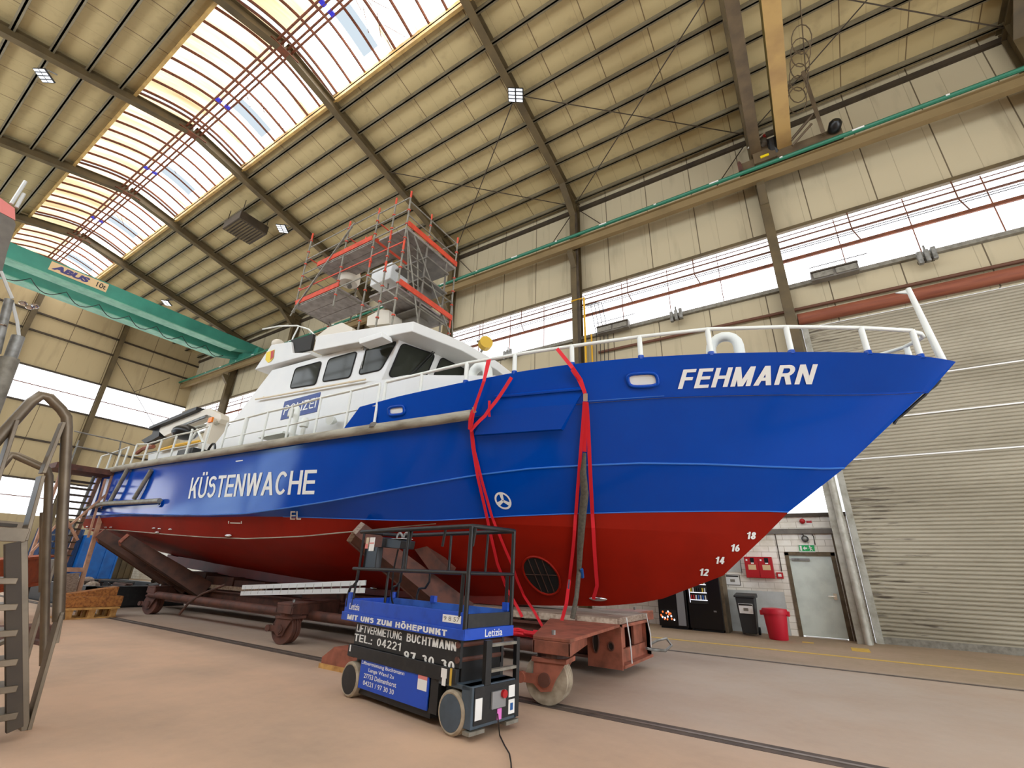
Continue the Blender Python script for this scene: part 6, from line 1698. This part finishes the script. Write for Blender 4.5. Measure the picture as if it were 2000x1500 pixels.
# pallet with timbers
pa = at(128, 1212, Z=0); px_, py_ = -16.2, 5.25
pe = empty('pallet', (px_, py_, 0)); tag(pe, 'light wooden pallet on the floor below the boarding stairs', 'pallet')
MB()
for k in (-1, 0, 1):
    for q in (-1, 0, 1): MB().box(px_ + q * .36 - .06, px_ + q * .36 + .06, py_ + k * .45 - .07, py_ + k * .45 + .07, .03, .21).build('block', 'wood_pallet', pe)
for k in range(5): MB().box(px_ - .4 + k * .18, px_ - .26 + k * .18, py_ - .55, py_ + .55, .21, .25).build('deck_slat', 'wood_pallet', pe)
for q in (-1, 0, 1): MB().box(px_ + q * .36 - .05, px_ + q * .36 + .05, py_ - .55, py_ + .55, 0, .03).build('runner', 'wood_pallet', pe)
t1 = MB().box(px_ - .3, px_ + .3, py_ - .56, py_ + .62, .252, .50).build('timber', 'wood_timber', None, bevel=.01); tag(t1, 'brown squared timber lying on the pallet', 'timber')
t2 = MB().prism([(px_ + .15, py_ - .5, .502), (px_ + .15, py_ + .5, .502), (px_ + .15, py_ + .5, .72), (px_ + .15, py_ - .5, .56)], (-.4, 0, 0)).build('timber', 'wood_timber', None); tag(t2, 'wedge cut timber on top of the squared timber on the pallet', 'timber')
# dark skid with scrap under the stern
sk = empty('scrap_skid', (-21.5, 7.3, 0)); tag(sk, 'long dark steel skid loaded with scrap under the stern', 'skid')
MB().box(-24.5, -18.6, 5.9, 6.1, .06, .62).build('side_beam', 'black_steel', sk); MB().box(-24.5, -18.6, 8.6, 8.8, .06, .62).build('side_beam', 'black_steel', sk); MB().box(-24.5, -24.3, 5.9, 8.8, .06, .62).build('side_beam', 'black_steel', sk); MB().box(-18.8, -18.6, 5.9, 8.8, .06, .62).build('side_beam', 'black_steel', sk)
MB().box(-24.4, -18.7, 6.0, 8.7, 0.0, .3).build('skid_floor', 'black_steel', sk)
random.seed(12)
for k in range(14):
    a = Vector((random.uniform(-24, -19.2), random.uniform(6.3, 8.4), random.uniform(.45, .7))); d = Vector((random.uniform(-1, 1), random.uniform(-.6, .6), random.uniform(-.1, .25)))
    s = MB().tube([a - d * .6, a + d * .6], random.uniform(.04, .09), 7).build('scrap_pipe', random.choice(['brown_dark', 'black_steel', 'dark_steel']), None); tag(s, 'dark scrap pipe lying in the steel skid under the stern', 'scrap', 'scrap in the skid')
for k in range(6):
    a = Vector((random.uniform(-24, -19.2), random.uniform(6.2, 7), random.uniform(.55, .7)))
    s = MB().sphere(a, .22, .2, .13, 8, 6).build('scrap_lump', random.choice(['wood_end', 'galv', 'wood_grey']), None); tag(s, 'pale crumpled scrap piece lying in the skid under the stern', 'scrap', 'pale scrap in the skid')
# orange beam on trestles
ob = empty('steel_girder', (-17, 3.5, 0)); tag(ob, 'orange primed steel girder on low trestles behind the platform stairs', 'girder')
a, b = at(-40, 1128, X=-15.5), at(84, 1112, X=-17.5)
MB().ibeam(a, b, .34, .72, .05, .04).build('girder_body', 'orange_primer', ob)
for t in (.35, .85):
    p = a.lerp(b, t); tr2 = MB(); tr2.bar((p.x - .3, p.y, 0), (p.x, p.y, p.z - .36), .06, .06); tr2.bar((p.x + .3, p.y, 0), (p.x, p.y, p.z - .36), .06, .06); tr2.bar((p.x - .3, p.y, .25), (p.x + .3, p.y, .25), .05, .05); tr2.build('trestle', 'dark_steel', ob)
rp = at(68, 1248, Z=0); rd = empty('steel_offcut', rp); tag(rd, 'rusty brown steel offcut on the floor behind the stairs', 'offcut')
MB().box(rp.x - .3, rp.x + .3, rp.y - .5, rp.y + .14, 0, .24).build('body', 'rust_and_shade', rd, bevel=.02)
MB().bar((rp.x - 1.2, rp.y - .3, .03), (rp.x + 1.2, rp.y - .1, .03), .1, .06).build('flat_bar', 'rust_and_shade', rd)
lo = at(645, 1300, Z=0)
fk = empty('wheel_chock', (-6.4, 5.75, 0)); tag(fk, 'rusty brown wedge chock on the floor left of the lift', 'chock')
cc = at(655, 1310, Z=0)
MB().prism([(cc.x - .35, cc.y, 0), (cc.x + .55, cc.y, 0), (cc.x + .5, cc.y, .22), (cc.x - .1, cc.y, .30), (cc.x - .35, cc.y, .14)], (0, .4, 0)).build('chock_body', 'rust_paint', fk)
MB().box(cc.x - .36, cc.x + .56, cc.y - .03, cc.y + .43, 0, .06).build('chock_base', 'wood_pallet', fk)
# ridge service pipes
for k, dy in enumerate((-.32, -.14, .12, .30)):
    pipe('ridge_pipe', [(XE + .3, YR + dy, rz(YR) - .06 - .0 + .3), (XB - .3, YR + dy, rz(YR) + .24)], .045, 'rust_rib', ['first', 'second', 'third', 'fourth'][k] + ' from the left of four thin red pipes along the skylight ridge')
for x in (-12.0, -19.4, -26.8, -34.2):
    b_ = empty('pipe_clamp', (x, YR, rz(YR) + .2)); tag(b_, 'blue pipe clamp holding the ridge pipes under the skylight', 'clamp', 'blue clamps on the ridge pipes')
    for s in (-.2, .2): MB().box(x - .10, x + .10, YR + s - .12, YR + s + .12, rz(YR) + .20, rz(YR) + .28).build('clamp_half', 'blue_clamp', b_)
